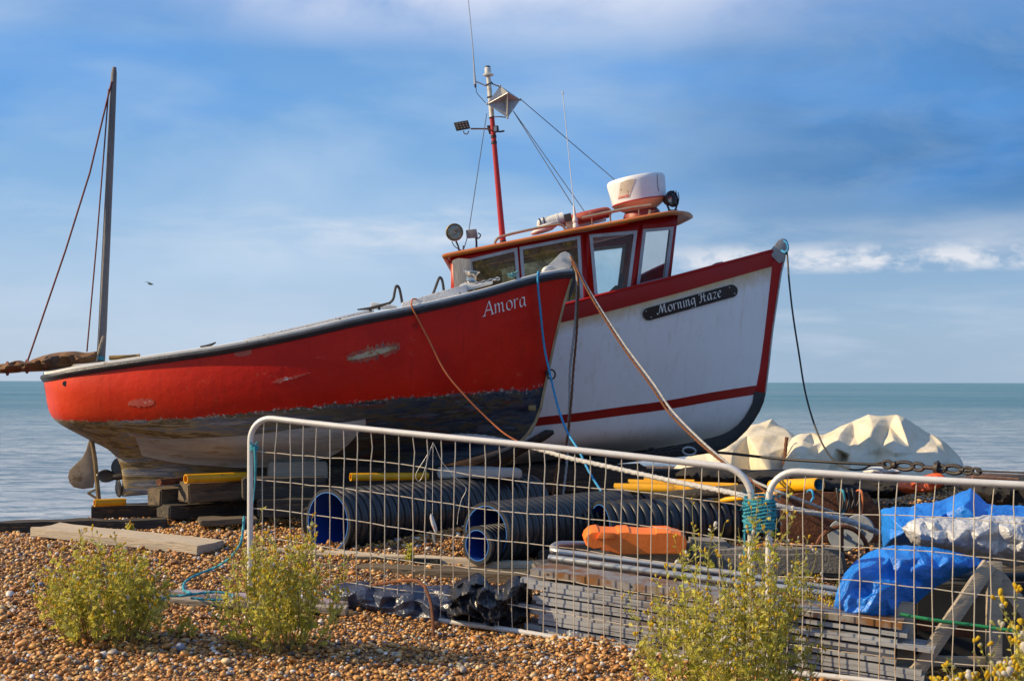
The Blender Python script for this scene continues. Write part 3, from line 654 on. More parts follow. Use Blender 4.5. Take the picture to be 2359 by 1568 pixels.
# ================================================================ the white and red boat behind
YM = 15.4
LM = [
 [(758,797,0),(762,796,.5),(780,792,.8),(900,772,.98),(1040,748,1.05),(1200,722,1.05),(1297,702,1.0),(1409,673,.92),(1541,640,.74),(1644,612,.5),(1720,592,.27),(1775,577,.09),(1800,573,.03)],
 [(760,840,0),(764,840,.48),(782,838,.78),(900,818,.97),(1040,794,1.04),(1200,764,1.03),(1297,742,.98),(1409,715,.9),(1556,676,.7),(1650,649,.48),(1720,629,.26),(1770,615,.09),(1792,610,.02)],
 [(765,900,0),(769,900,.45),(788,900,.72),(900,890,.92),(1040,878,.97),(1200,860,.95),(1300,845,.88),(1420,826,.76),(1560,803,.54),(1650,788,.34),(1720,777,.17),(1757,771,.07),(1774,768,.02)],
 [(772,1005,0),(776,1006,.38),(796,1008,.6),(900,1005,.8),(1040,990,.85),(1244,970,.78),(1350,957,.68),(1470,940,.5),(1590,925,.3),(1670,914,.16),(1720,909,.08),(1743,906,.05),(1754,905,.015)],
 [(790,1060,0),(794,1061,.2),(815,1064,.4),(920,1070,.6),(1050,1062,.68),(1244,1030,.62),(1350,1015,.52),(1470,1000,.37),(1580,985,.2),(1650,974,.1),(1700,962,.05),(1725,955,.03),(1738,950,.01)],
 [(815,1098,0),(822,1098,.04),(840,1098,.06),(930,1100,.08),(1060,1086,.09),(1244,1062,.09),(1372,1047,.08),(1483,1036,.07),(1560,1024,.06),(1611,1014,.05),(1660,1001,.04),(1690,988,.03),(1706,976,.01)],
 [(820,1125,0),(826,1125,.04),(840,1125,.05),(930,1118,.05),(1060,1108,.05),(1244,1088,.05),(1372,1072,.05),(1483,1058,.05),(1560,1050,.05),(1620,1040,.04),(1655,1022,.03),(1690,1000,.02),(1712,980,.005)],
 [(820,1126,0),(826,1126,.01),(840,1126,.01),(930,1119,.01),(1060,1109,.01),(1244,1089,.01),(1372,1073,.01),(1483,1059,.01),(1560,1051,.01),(1620,1041,.01),(1655,1023,.01),(1690,1001,.01),(1712,981,.0)]]
def hullmat_m():
    m, nt, b = newmat('white_hull_paint')
    uv = nd(nt, 'ShaderNodeUVMap', uv_map='UVMap'); s = nd(nt, 'ShaderNodeSeparateXYZ'); nt.links.new(uv.outputs[0], s.inputs[0])
    tc = nd(nt, 'ShaderNodeTexCoord'); co = tc.outputs['Object']; v = mth(nt, 'DIVIDE', s.outputs[1], 7.0)
    mp = nd(nt, 'ShaderNodeMapping'); mp.inputs['Scale'].default_value = (3, 3, .5); nt.links.new(co, mp.inputs[0])
    w = ramp(nt, nz(nt, co, 1.2, 5), [(.3, (.86, .87, .88)), (.7, (.79, .80, .81))])
    w = mixc(nt, ramp(nt, nz(nt, mp.outputs[0], 3, 6), [(.55, 0), (.8, .25)]), w, (.50, .44, .34))
    n = nz(nt, co, 9, 8, .7)
    st = mth(nt, 'ADD', v, mth(nt, 'MULTIPLY_ADD', n, .05, -.025))
    w = mixc(nt, ramp(nt, st, [(.143, .9), (.158, .6), (.19, 0)]), w, (.60, .40, .15))
    w = mixc(nt, ramp(nt, st, [(.52, 0), (.60, .35), (.70, .8)]), w, (.40, .33, .22))
    w = mixc(nt, mth(nt, 'MULTIPLY', ramp(nt, nz(nt, co, 18, 9, .75), [(.62, 0), (.68, .7)]), ramp(nt, v, [(.45, 0), (.6, 1)])), w, (.14, .09, .05))
    dr2 = nd(nt, 'ShaderNodeMapping'); dr2.inputs['Scale'].default_value = (4, 4, .3); nt.links.new(co, dr2.inputs[0])
    w = mixc(nt, mth(nt, 'MULTIPLY', ramp(nt, nz(nt, dr2.outputs[0], 4, 7, .7), [(.54, 0), (.68, .5)]), ramp(nt, v, [(.14, 1), (.30, .25), (.5, .5)])), w, (.50, .38, .22))
    w = mixc(nt, ramp(nt, nz(nt, mp.outputs[0], 16, 8, .75), [(.62, 0), (.68, .5)]), w, (.36, .36, .36))
    red = ramp(nt, nz(nt, co, 2, 4), [(.3, (.37, .006, .004)), (.7, (.31, .006, .005))])
    c = mixc(nt, ramp(nt, v, [(.1424, 0), (.1434, 1)]), red, w)
    k = mth(nt, 'ADD', v, mth(nt, 'MULTIPLY_ADD', n, .02, -.01))
    c = mixc(nt, ramp(nt, k, [(.708, 0), (.716, 1)]), c, (.018, .018, .02))
    nt.links.new(c, b.inputs['Base Color']); b.inputs['Roughness'].default_value = .45; b.inputs['Specular IOR Level'].default_value = .35
    bp = nd(nt, 'ShaderNodeBump', i={'Strength': .12, 'Distance': .02}); nt.links.new(nz(nt, co, 8, 6), bp.inputs['Height']); nt.links.new(bp.outputs[0], b.inputs['Normal']); return m
haze = thing('fishing_boat', 'white and red cabin boat with Morning Haze name board, bow raised', 'boat', (1.2, YM, .9))
hmM, nearM, farM = hull(LM, YM); hmM.build('hull', hullmat_m(), haze, smooth=60); bvM = bvh_of(hmM)
sN = [r[0] for r in nearM]; sF = [r[0] for r in farM]
mb = MB()
for L_, sg in ((sN, -1), (sF, 1)): mb.tube([p+Vector((0, -sg*.012, .0)) for p in L_], .018, 8)
mb.build('bulwark_cap', m_red, haze)
mb = MB(); mb.grid([[p+(q-p)*min(.45, .05/max(.02, (q-p).length))+Vector((0, 0, -.22)), (p+q)/2+Vector((0, 0, -.2)), q-(q-p)*min(.45, .05/max(.02, (q-p).length))+Vector((0, 0, -.22))] for p, q in zip(sN[2:-2], sF[2:-2])])
mb.build('deck', M('grey_deck', (.35, .35, .33)), haze)
T = [(1150,983),(1244,970),(1330,960),(1430,946),(1530,932),(1640,912),(1742,895)]
patch(bvM, [(x, y-9.5+(0 if x < 1700 else .5)) for x, y in T], [(x, y+9.5+(x-1150)*.0035) for x, y in T], .004, 60, 3).build('boot_stripe', M('red_stripe_paint', (.34, .009, .006), (.29, .009, .007), .4, 4), haze)
def two_curve(so_, si_, Y, th):
    n = len(so_); f_ = [P(x, y, Y-th/2) for x, y in so_]+[P(x, y, Y-th/2) for x, y in reversed(si_)]; b_ = [p+Vector((0, th, 0)) for p in f_]
    mb = MB(); mb.add(f_+b_, [(i, i+1, 2*n-2-i, 2*n-1-i) for i in range(n-1)]+[(2*n+i, 4*n-1-i, 4*n-2-i, 2*n+i+1) for i in range(n-1)]+[(i, 2*n+i, 2*n+(i+1) % (2*n), (i+1) % (2*n)) for i in range(2*n)]); return mb
two_curve([(1807,584),(1797,628),(1788,690),(1777,765),(1769,840),(1762,905)], [(1776,600),(1775,628),(1766,720),(1758,790),(1750,850),(1740,902)], YM, .13).build('stem', m_red, haze, smooth=30, bevel=.008)
two_curve([(1810,590),(1801,628),(1792,690),(1781,765),(1773,840),(1765,905)], [(1807,590),(1798,628),(1789,690),(1778,765),(1770,840),(1762,905)], YM, .06).build('stem_band', m_galv, haze, smooth=30)
two_curve([(1765,903),(1760,925),(1751,946),(1738,968),(1722,989),(1698,1013),(1672,1031),(1646,1041),(1600,1048),(1500,1058),(1372,1074),(1244,1090)], [(1738,900),(1734,926),(1726,943),(1716,960),(1701,978),(1683,991),(1662,1001),(1640,1008),(1600,1018),(1500,1037),(1372,1052),(1244,1066)], YM, .15).build('stem_shoe', M('tarred_keel_shoe', (.012, .013, .016), (.03, .028, .026), .55, 6, bump=.3, c3=(.07, .035, .015), thr=(.62, .70), c3s=8), haze, smooth=30, bevel=.01)
# bow fitting
mb = MB()
for dy in (-.07, .05):
    pts = [(1768,582),(1784,563),(1792,552),(1801,548),(1808,551),(1812,560),(1812,572),(1800,578)]
    mb.prism([P(x, y, YM+dy-.01) for x, y in pts], [P(x, y, YM+dy+.01) for x, y in pts])
pts = [(1766,585),(1800,576),(1810,573),(1812,580),(1806,600),(1795,606),(1778,590)]
mb.prism([P(x, y, YM-.08) for x, y in pts], [P(x, y, YM+.08) for x, y in pts])
br = mb.build('bow_roller', M('scuffed_grey_steel', (.36, .36, .36), (.25, .25, .26), .5, 8, metal=.3, c3=(.30, .05, .03), thr=(.60, .66)), haze, smooth=30, bevel=.005)
mb = MB(); mb.lathe(P(1804, 560, YM-.04), (0, 1, 0), [(.05, 0), (.055, .01), (.035, .04), (.055, .07), (.05, .08)], 18); mb.build('sheave', m_dkmetal, br)
mb = MB(); mb.tube([P(1642,612,15.0), P(1650,608,15.0), P(1664,605,15.05)], .018, 6); mb.build('cleat', m_dkmetal, haze)
# name board
mb = MB(); c0, c1 = Vector((1495, 722.5)), Vector((1685, 669)); u_ = (c1-c0).normalized(); w_ = Vector((-u_.y, u_.x)); Lp = (c1-c0).length; fr = []
for i in range(45):
    q = -14.5+(Lp+29)*(.5-.5*math.cos(math.pi*i/44)); e = max(0, -q, q-Lp); hw = math.sqrt(max(0, 14.5**2-e*e))
    fr.append([onto(bvM, *(c0+u_*q+w_*hw*j), .022, 15) for j in (-1, -.5, 0, .5, 1)])
mb.grid(fr); ring = [r[0] for r in fr]+[r[4] for r in reversed(fr)]; mb.grid([ring, [p+Vector((0, .05, 0)) for p in ring]], True)
nb_ = mb.build('name_board', M('black_name_board', (.010, .011, .013), (.016, .017, .02), .4, 9), haze, smooth=30)
bvB = bvh_of(mb)
letter('Morning Haze', bvB, 1518, 723, 1664, 681.5, 14.5, nib=.22, shear=.12, Yd=14.9).build('board_lettering', m_text, nb_, smooth=0, recalc=False)
for x, y in ((1488,716),(1500,730),(1680,661),(1692,675)):
    mb = MB(); mb.lathe(onto(bvB, x, y, .004), (0, -1, 0), [(.008, 0), (.006, .004)], 8); mb.build('board_screw', m_galv, nb_)
# bilge keel
mb = MB(); mb.tube([P(1276,994,14.62), P(1262,998,14.62), P(1225,1020,14.66), P(1163,1054,14.7), P(1080,1090,14.75)], [.02, .045, .05, .055, .05], 8)
mb.build('bilge_keel', M('tarred_bilge_keel', (.014, .013, .013), (.04, .03, .022), .6, 7, c3=(.24, .10, .02), thr=(.62, .70), c3s=5), haze)
# ---- wheelhouse
def Yw(x, y):
    c = 1477-(y-505)*.095
    return pl([(1040, 14.50), (1300, 14.52), (c, 14.66), (c+80, 15.02), (1700, 15.4)], x)
def Wp(x, y, o=0.0): return P(x, y, Yw(x, y)-o)
def mir(v): return Vector((v.x, 2*YM-v.y, v.z))
cells = [((1040,592),(1194,563),(1206,738),(1040,770)), ((1194,563),(1347,534),(1358,702),(1206,738)), ((1347,534),(1477,506),(1462,676),(1358,702)), ((1477,506),(1559,494),(1541,656),(1462,676))]
wins = [((1079,597),(1191,570),(1203,722),(1092,745)), ((1196,569),(1336,542),(1344,692),(1208,727)), ((1357,540),(1468,530),(1451,667),(1370,686)), ((1481,527),(1552,521),(1537,645),(1465,663))]
def lp4(q, ins):
    c = Vector((sum(p[0] for p in q)/4, sum(p[1] for p in q)/4)); out = []
    n = 4
    for i in range(4):
        p = Vector(q[i]); a = (Vector(q[i-1])-p).normalized(); b = (Vector(q[(i+1) % 4])-p).normalized()
        s_ = abs(a.x*b.y-a.y*b.x); out.append(tuple(p+(a+b)*(ins/s_)))
    return out
mb = MB()
for mf in (lambda v: v, mir):
    for c, w in zip(cells, wins):
        w = lp4(w, 3)
        vs = [mf(Wp(*p)) for p in c]+[mf(Wp(*p)) for p in w]
        if c is cells[0]: vs[0] = mf(P(1040,592,14.5)); 
        mb.add(vs, [(i, (i+1) % 4, 4+(i+1) % 4, 4+i) if mf is mir else (i, 4+i, 4+(i+1) % 4, (i+1) % 4) for i in range(4)])
# front screen with two openings, aft bulkhead with a doorway
fa, fb = Wp(1559,494), Wp(1541,656); fc, fd = mir(fa), mir(fb)
def bil(u, v): return fa.lerp(fc, u).lerp(fb.lerp(fd, u), v)
for u0, u1 in ((0, .5), (.5, 1)):
    o_ = [bil(u0, 0), bil(u1, 0), bil(u1, 1), bil(u0, 1)]; i_ = [bil(lerp(u0, u1, a), b) for a, b in ((.1, .15), (.9, .15), (.9, .8), (.1, .8))]
    mb.add(o_+i_, [(i, 4+i, 4+(i+1) % 4, (i+1) % 4) for i in range(4)])
aa, ab = P(1040,592,14.5), P(1040,770,14.5); ac, ad = mir(aa), mir(ab)
mb.add([aa, ab, aa.lerp(ac, .35), ab.lerp(ad, .35), aa.lerp(ac, .65), ab.lerp(ad, .65), ac, ad], [(0, 2, 3, 1), (4, 6, 7, 5)])
m_in = M('dark_cabin_lining', (.10, .065, .03), (.05, .035, .02), .7, 5)
wall = mb.build('wheelhouse', [m_red, m_in], haze, smooth=20, recalc=False)
s_ = wall.modifiers.new('thick', 'SOLIDIFY'); s_.thickness = .02; s_.offset = 0; s_.material_offset = 0
def glassmat(name, tint, dirt, dcol, dcol2):
    m = bpy.data.materials.new(name); m.use_nodes = True; nt = m.node_tree; nt.nodes.remove(nt.nodes['Principled BSDF']); out = nt.nodes['Material Output']
    t = nd(nt, 'ShaderNodeBsdfTransparent'); t.inputs[0].default_value = (*tint, 1); g_ = nd(nt, 'ShaderNodeBsdfGlossy'); g_.inputs['Roughness'].default_value = .06
    fr = nd(nt, 'ShaderNodeFresnel'); fr.inputs[0].default_value = 1.5; mx = nd(nt, 'ShaderNodeMixShader'); nt.links.new(fr.outputs[0], mx.inputs[0]); nt.links.new(t.outputs[0], mx.inputs[1]); nt.links.new(g_.outputs[0], mx.inputs[2])
    df = nd(nt, 'ShaderNodeBsdfDiffuse'); tl = nd(nt, 'ShaderNodeTexCoord'); n = nz(nt, tl.outputs['Object'], 5, 9, .72)
    nt.links.new(ramp(nt, nz(nt, tl.outputs['Object'], 11, 8, .7), [(.4, dcol), (.6, dcol2)]), df.inputs[0])
    m2 = nd(nt, 'ShaderNodeMixShader'); nt.links.new(ramp(nt, n, [(.36, 0), (.62, dirt)]), m2.inputs[0]); nt.links.new(mx.outputs[0], m2.inputs[1]); nt.links.new(df.outputs[0], m2.inputs[2]); nt.links.new(m2.outputs[0], out.inputs[0]); return m
g_clean = glassmat('salty_glass', (.86, .93, .93), .10, (.42, .45, .44), (.3, .33, .33)); g_dirt = glassmat('grimy_glass', (.62, .55, .40), .85, (.09, .055, .015), (.36, .24, .05))
m_alu = M('dull_aluminium', (.44, .45, .47), (.34, .35, .37), .5, 8, metal=.35)
for mf in (lambda v: v, mir):
    for k, w in enumerate(wins):
        o_, i_ = w, lp4(w, 7.5); mb = MB()
        vs = [mf(Wp(*p, .022)) for p in o_]+[mf(Wp(*p, .022)) for p in i_]+[mf(Wp(*p, -.016)) for p in o_]+[mf(Wp(*p, -.016)) for p in i_]
        mb.add(vs, [f for i in range(4) for f in ((i, (i+1) % 4, 4+(i+1) % 4, 4+i), (8+i, 12+i, 12+(i+1) % 4, 8+(i+1) % 4), (4+i, 4+(i+1) % 4, 12+(i+1) % 4, 12+i), (i, 8+i, 8+(i+1) % 4, (i+1) % 4))])
        wo = mb.build('window', m_alu, haze, smooth=20)
        mb = MB(); mb.add([mf(Wp(*p, .004)) for p in lp4(w, 6.5)], [(0, 1, 2, 3)]); mb.build('pane', g_dirt if k < 2 else g_clean, wo, smooth=0)
# roof
RS = [(1023,590,.98),(1090,577,.98),(1155,564,.98),(1301,535,.98),(1418,513,.97),(1506,496,.93),(1545,490,.85),(1570,490,.65),(1585,493,.38),(1591,498,.02)]
rr = [Vector(p) for p in RS]; Lr = [0]
for a, c in zip(rr, rr[1:]): Lr.append(Lr[-1]+(c-a).length+abs(c.z-a.z)*40)
rq = [cr_at(rr, Lr, Lr[-1]*i/59) for i in range(60)]
tops, bots, edge = [], [], []
for q in rq:
    b_ = max(.01, q.z); p = P(q.x, q.y, YM-b_); edge.append(p); tops.append([]); bots.append([])
    for j in range(13):
        t = j/12*2-1; z = .075*(1-t*t)*b_
        v = Vector((p.x, YM+t*b_, p.z+z)); tops[-1].append(v+Vector((0, 0, .018))); bots[-1].append(v-Vector((0, 0, .018)))
mb = MB(); mb.grid(tops); mb.grid(bots); roof = mb.build('roof', M('roof_red_paint', (.40, .05, .03), (.36, .03, .02), .5, 5), haze, smooth=50)
mb = MB(); mb.tube(edge+[mir(p) for p in reversed(edge)], .024, 10, closed=True); mb.build('roof_edge', M('orange_varnished_edge', (.52, .17, .02), (.42, .10, .015), .42, 5), roof)
# cabin inside: helm console, bench
mb = MB(); c = P(1420, 700, YM); mb.box(c+Vector((.1, 0, .05)), .3, .9, .25); mb.tube([c+Vector((.0, -.4, .1)), c+Vector((.02, -.42, .3))], .02); mb.build('helm_console', m_in, haze, bevel=.02)
mb = MB(); mb.lathe(P(1425,664,14.9), (.3, 0, 1), [(.012, 0), (.01, .08), (.03, .09), (.03, .13), (.0, .14)], 10); mb.build('throttle_lever', m_dkmetal, haze)
mb = MB(); c = P(1120, 720, YM+.45); mb.box(c+Vector((0, 0, .18)), .35, .5, .55); mb.build('locker', M('brown_locker', (.22, .13, .03), (.12, .07, .02), .6, 5), haze, bevel=.02)
# ---- on the roof
upv = (P(1470,412,YM)-P(1486,462,YM)); upv = Vector((upv.x*.55, 0, upv.z)).normalized()
def oil(x, y, Y=YM): return P(x, y, Y)
rb = P(1476, 487, YM)
mb = MB(); mb.lathe(rb-upv*.06, upv, [(.21, 0), (.20, .04), (.18, .07)], 28); mb.build('radar_pedestal', M('pedestal_red', (.25, .02, .012), None, .5), haze)
mb = MB(); mb.lathe(rb-upv*.0, upv, [(.165, 0), (.175, .015), (.285, .080), (.300, .100)], 40, True, False); rad = mb.build('radar_dome', M('radar_underside_bounce_tint', (.70, .50, .27), (.60, .40, .20), .5, 6), haze)  # warm reflection from the roof is tinted into the underside colour
mb = MB(); mb.lathe(rb+upv*.100, upv, [(.299, 0), (.304, .0), (.304, .012), (.299, .012)], 40, False, False); mb.build('trim_band', m_red, rad)
mb = MB(); mb.lathe(rb+upv*.112, upv, [(.300, 0), (.304, .05), (.320, .205), (.319, .235), (.305, .255), (.23, .268), (0, .276)], 40, True, False); dome = mb.build('dome_cover', M('radome_white', (.72, .74, .76), (.63, .64, .65), .4, 4, c3=(.42, .40, .36), thr=(.66, .74)), rad)
bvD = bvh_of(mb)
patch(bvD, [(1428,421),(1445,414),(1463,411)], [(1423,459),(1435,456),(1449,454)], .003, 8).build('peeling_sticker', M('peeling_sticker', (.55, .50, .42), (.42, .36, .28), .7, 14, c3=(.10, .08, .05), thr=(.60, .64), c3s=14), rad)
patch(bvD, [(1424,453),(1436,450),(1447,447)], [(1423,458),(1435,455),(1446,453)], .006, 8).build('worn_marking', M('faded_red_mark', (.50, .06, .05), (.5, .3, .27), .7, 40), rad)
mb = MB(); mb.tube([onto(bvD, x, y, .002) for x, y in ((1513,401),(1513,415),(1514,428),(1517,440))], .004, 5); mb.build('seam', m_dkmetal, rad)
# lamps
def lampface(name, x, y, Y, r, dirn, mats, parent, grille=False, depth=.13):
    d = Vector(dirn).normalized(); c = P(x, y, Y)
    mb = MB(); mb.lathe(c-d*depth, d, [(r*.25, 0), (r*.6, depth*.25), (r*.95, depth*.8), (r*1.06, depth*.86), (r*1.06, depth), (r*.95, depth+.004)], 24, True, False); o = mb.build(name, mats[0], parent)
    mb = MB(); mb.lathe(c-d*.012, d, [(r*.96, 0), (r*.7, .012), (r*.3, .02), (0, .022)], 24, False, False); mb.build('lens', mats[1], o)
    mb = MB(); mb.lathe(c-d*depth*.75, d, [(.001, 0), (r*.4, depth*.1), (r*.9, depth*.6)], 24, False, False); mb.build('reflector', m_chrome, o)
    if grille:
        mb = MB(); a = Vector((0, 0, 1)); s_ = d.cross(a).normalized()
        for k in (-.6, -.2, .2, .6): mb.tube([c+d*.03+s_*r*k+a*r*math.sqrt(1-k*k), c+d*.045+s_*r*k, c+d*.03+s_*r*k-a*r*math.sqrt(1-k*k)], .005, 5)
        mb.build('grille', m_dkmetal, o)
    return o
g_lens = glassmat('lens_glass', (.9, .9, .88), .05, (.4, .4, .4), (.3, .3, .3))
o = lampface('searchlight', 1549, 457, 15.2, .085, (.62, -.75, .12), (m_dkmetal, g_lens), haze, True)
mb = MB(); mb.tube([P(1532,462,15.2), P(1541,483,15.2), P(1546,492,15.2)], .012, 6); mb.tube([P(1560,466,15.2), P(1556,480,15.2), P(1549,492,15.2)], .012, 6); mb.tube([P(1538,486,15.2), P(1560,486,15.2)], .018, 6); mb.build('lamp_bracket', m_dkmetal, o)
o = lampface('searchlight', 1046, 535, 14.75, .088, (-.1, -1, .02), (M('rusty_chrome', (.30, .22, .10), (.10, .07, .04), .4, 9, metal=.8), g_lens), haze)
mb = MB(); mb.tube(pth([(1050,556),(1055,568),(1057,578)], 14.75), .011, 6); mb.tube(pth([(1040,556),(1046,567),(1056,574),(1062,576)], 14.72), .005, 5); mb.build('lamp_bracket', m_dkmetal, o)
def flood(name, pts, Y, dp, parent, mat):
    mb = MB(); mb.prism([P(x, y, Y) for x, y in pts], [P(x*.0+lerp(x, sum(p[0] for p in pts)/4, .2), lerp(y, sum(p[1] for p in pts)/4, .2), Y+dp) for x, y in pts]); return mb.build(name, mat, parent, smooth=20, bevel=.008)
o = flood('floodlight', [(1072,530),(1097,527),(1101,548),(1074,550)], 14.75, .07, haze, M('grey_lamp_shell', (.22, .21, .20), (.15, .14, .13), .5))
mb = MB(); mb.tube(pth([(1096,548),(1097,560),(1097,571)], 14.77), .012, 6); mb.tube(pth([(1100,537),(1106,541),(1103,548),(1097,550)], 14.77), .007, 5); mb.build('lamp_bracket', m_dkmetal, o)
# handrails
m_rail = M('brown_stained_steel_rail', (.42, .34, .24), (.36, .24, .12), .35, 6, metal=.6, c3=(.30, .17, .06), thr=(.55, .7))
mb = MB(); mb.tube(pth([(1139,563),(1141,555),(1148,548),(1165,542),(1215,530),(1275,518),(1288,517),(1297,521),(1303,532)], 14.62), .014, 8); mb.build('handrail', m_rail, haze)
mb = MB(); mb.tube(pth([(1340,502),(1390,491),(1440,481),(1499,472)], 14.66), .017, 8)
for x, y in ((1362,498),(1404,489),(1470,478)): mb.tube([P(x, y, 14.68), P(x+2, y+20, 14.7)], .009, 6)
mb.build('handrail', m_rail, haze)
# canister, horn box, life ring, hose, whip aerial
cv = (P(1300,501,15.3)-P(1238,518,15.3)); ln = cv.length; mb = MB(); mb.lathe(P(1236,519,15.3), cv, [(.01, 0), (.05, .02), (.062, .06), (.064, ln*.5), (.064, ln*.72), (.068, ln*.73), (.068, ln*.80), (.064, ln*.81), (.066, ln)], 20); can = mb.build('flare_canister', m_white, haze)
mb = MB()
for q in (.12, .27): mb.lathe(P(1236,519,15.3)+cv.normalized()*ln*q, cv, [(.064, 0), (.069, .0), (.069, .012), (.064, .012)], 16, False, False)
mb.build('strap', m_dkmetal, can)
mb = MB(); mb.prism([P(x, y, 14.95) for x, y in ((1297,494),(1314,490),(1318,508),(1300,512))], [P(x, y, 15.1) for x, y in ((1297,494),(1314,490),(1318,508),(1300,512))]); hb = mb.build('horn_box', m_dkmetal, haze, bevel=.008)
mb = MB(); mb.prism([P(x, y, 14.97) for x, y in ((1302,512),(1318,508),(1324,528),(1305,532))], [P(x, y, 15.06) for x, y in ((1302,512),(1318,508),(1324,528),(1305,532))]); mb.build('box_stand', m_wood, hb)
c = P(1352, 500, 15.35); mb = MB(); e1 = (P(1402,488,15.35)-P(1302,512,15.35)); e1 = e1.normalized(); e2 = Vector((0, 1, .06)).normalized()
mb.tube([c+e1*.215*math.cos(k/32*6.2832)+e2*.215*math.sin(k/32*6.2832)+Vector((0, 0, .0)) for k in range(32)], .06, 12, closed=True)
mb.build('life_ring', M('faded_red_ring', (.36, .06, .035), (.26, .035, .025), .7, 9, c3=(.35, .18, .12), thr=(.58, .66), c3s=18), haze)
mb = MB()
for q in range(3): mb.tube([P(1253,531,15.2)+Vector((.11*math.cos(k/20*6.28)-.02+q*.03, .13*math.sin(k/20*6.28), .025*q+.03*math.cos(k/20*6.28))) for k in range(20)], .018, 8, closed=True)
mb.build('hose_coil', m_white, haze)
mb = MB(); mb.prism([P(x, y, 15.2) for x, y in ((1330,512),(1360,506),(1395,500),(1396,509),(1332,524))], [P(x, y, 15.5) for x, y in ((1330,512),(1360,506),(1395,500),(1396,509),(1332,524))]); mb.build('roof_hatch', m_white, haze, bevel=.01)
mb = MB(); mb.lathe(P(1326,524,14.9), (-.10, 0, 1), [(.032, 0), (.032, .03), (.022, .05), (.03, .06), (.03, .085), (.018, .11), (.016, .14), (.01, .22), (.004, .24), (.0035, 1.42), (.009, 1.425), (.009, 1.45)], 10); mb.build('whip_aerial', m_white, haze)
mb = MB(); mb.tube(pth([(1494,496),(1496,490),(1497,483)], 15.0), .016, 8); mb.tube(pth([(1497,494),(1503,487),(1508,484)], 15.), .005, 5); mb.build('stub_fitting', m_rail, haze)
# mast
MY = 15.55
mb = MB(); mpx = [(1159,570),(1158,556),(1150,470),(1141,370),(1132,270)]
mb.tube([P(x, y, MY) for x, y in mpx], [.037, .035, .032, .029, .027], 14); mast = mb.build('mast', M('red_mast_paint', (.40, .012, .008), (.33, .01, .008), .4, 5, c3=(.55, .28, .07), thr=(.70, .76), c3s=7), haze)
mb = MB(); mb.tube([P(1132,270,MY), P(1127,215,MY), P(1123.5,177,MY)], [.028, .026, .024], 14); mb.build('mast_top', M('grubby_white_paint', (.62, .60, .55), (.5, .47, .4), .5, 8, c3=(.35, .24, .09), thr=(.58, .66)), mast)
for y in (272, 225, 196, 318, 332, 560):
    mb = MB()
    x = 1158-(556-y)*.0925+(0 if y > 270 else -.5); mb.tube([P(x, y, MY), P(x-.5, y-(6 if y in (318, 332, 560) else 2), MY)], .036 if y > 500 else .0325, 12)
    mb.build('tape_band', m_dkmetal, mast)
mb = MB(); mb.lathe(P(1123.5,176,MY), (-.03, 0, 1), [(.03, 0), (.055, .005), (.06, .018), (.05, .026), (.028, .03)], 20); ml = mb.build('masthead_light', m_white, mast)
mb = MB(); mb.lathe(P(1122.5,169,MY), (-.03, 0, 1), [(.033, 0), (.036, .03), (.034, .062)], 16); mb.build('lens', m_glassy, ml)
mb = MB(); mb.lathe(P(1122,155.5,MY), (-.03, 0, 1), [(.03, 0), (.03, .012), (.02, .016)], 14); mb.build('lamp_cap', m_dkmetal, ml)
mb = MB(); mb.tube([P(1093,195,MY), P(1091,165,MY), P(1088,115,MY), P(1082,50,MY), P(1076,-10,MY), P(1068,-110,MY)], [.016, .010, .0055, .005, .0045, .004], 8); aer = mb.build('aerial', m_galv, mast)
mb = MB(); mb.tube([P(1093,192,MY), P(1094,202,MY)], .012, 8); mb.tube(pth([(1095,202),(1097,214),(1106,225),(1118,238)], MY), .004, 5); mb.build('aerial_cable', m_dkmetal, aer)
mb = MB(); mb.tube([P(1092,189.5,MY), P(1097,189,MY), P(1121,199,MY)], .008, 6); mb.build('aerial_bracket', m_galv, aer)
# radar reflector: three crossed plates
def zp(x, y): return (1008+x*.1469, 115+y*.1469)
RY = 15.4; c = P(*zp(1030, 815), RY); pxm = RY/F*.1469
a1 = (P(*zp(970, 560), RY)-P(*zp(1090, 1080), RY))/2; a2 = (P(*zp(1290, 770), RY)-P(*zp(770, 850), RY))/2
a3 = Vector((65*pxm, -262*pxm, 95*pxm))*.97; a1 = a1+Vector((0, .03, 0)); a2 = a2+Vector((0, .02, 0))
mb = MB()
for u, w in ((a1, a2), (a2, a3), (a1, a3)):
    n = u.cross(w).normalized()*.003
    f_ = [c+u, c+w, c-u, c-w]; mb.prism([p+n for p in f_], [p-n for p in f_])
rf = mb.build('radar_reflector', M('grey_reflector_plate', (.42, .42, .42), (.33, .33, .34), .45, 6, metal=.4), mast, smooth=0)
for p in (c+a1, c-a1, c+a2, c-a2):
    mb = MB(); mb.lathe(p-Vector((0, 0, .012)), (0, 0, 1), [(.008, 0), (.014, .012), (.008, .024)], 8); mb.build('corner_cap', m_galv, rf)
mb = MB(); mb.tube([P(1124,183,MY), P(1134,194,MY), P(1147,199,RY)], .008, 6); mb.build('lashing', m_dkmetal, rf); mb = MB(); mb.tube([P(1134,270,MY), P(1150,269,RY), P(1164,271,RY)], .006, 6); mb.build('lashing', m_dkmetal, rf)
o = flood('floodlight', [(1043,283),(1077,277),(1083,297),(1050,303)], 15.4, .07, mast, m_dkmetal)
mb = MB()
for i in range(4):
    for j in range(3): mb.box(P(1051+i*7+j*2, 286+j*5-i*1.2, 15.397), .016, .004, .012)
mb.build('lens', M('amber_led_lens', (.35, .18, .06), (.25, .22, .2), .3, 30), o)
mb = MB(); mb.tube([P(1083,297,15.43), P(1118,297,15.45), P(1132,300,MY)], .009, 6); mb.tube(pth([(1066,302),(1069,308),(1075,309),(1079,302)], 15.42), .006, 5); mb.build('lamp_arm', M('rusty_arm', (.22, .10, .05)), o)
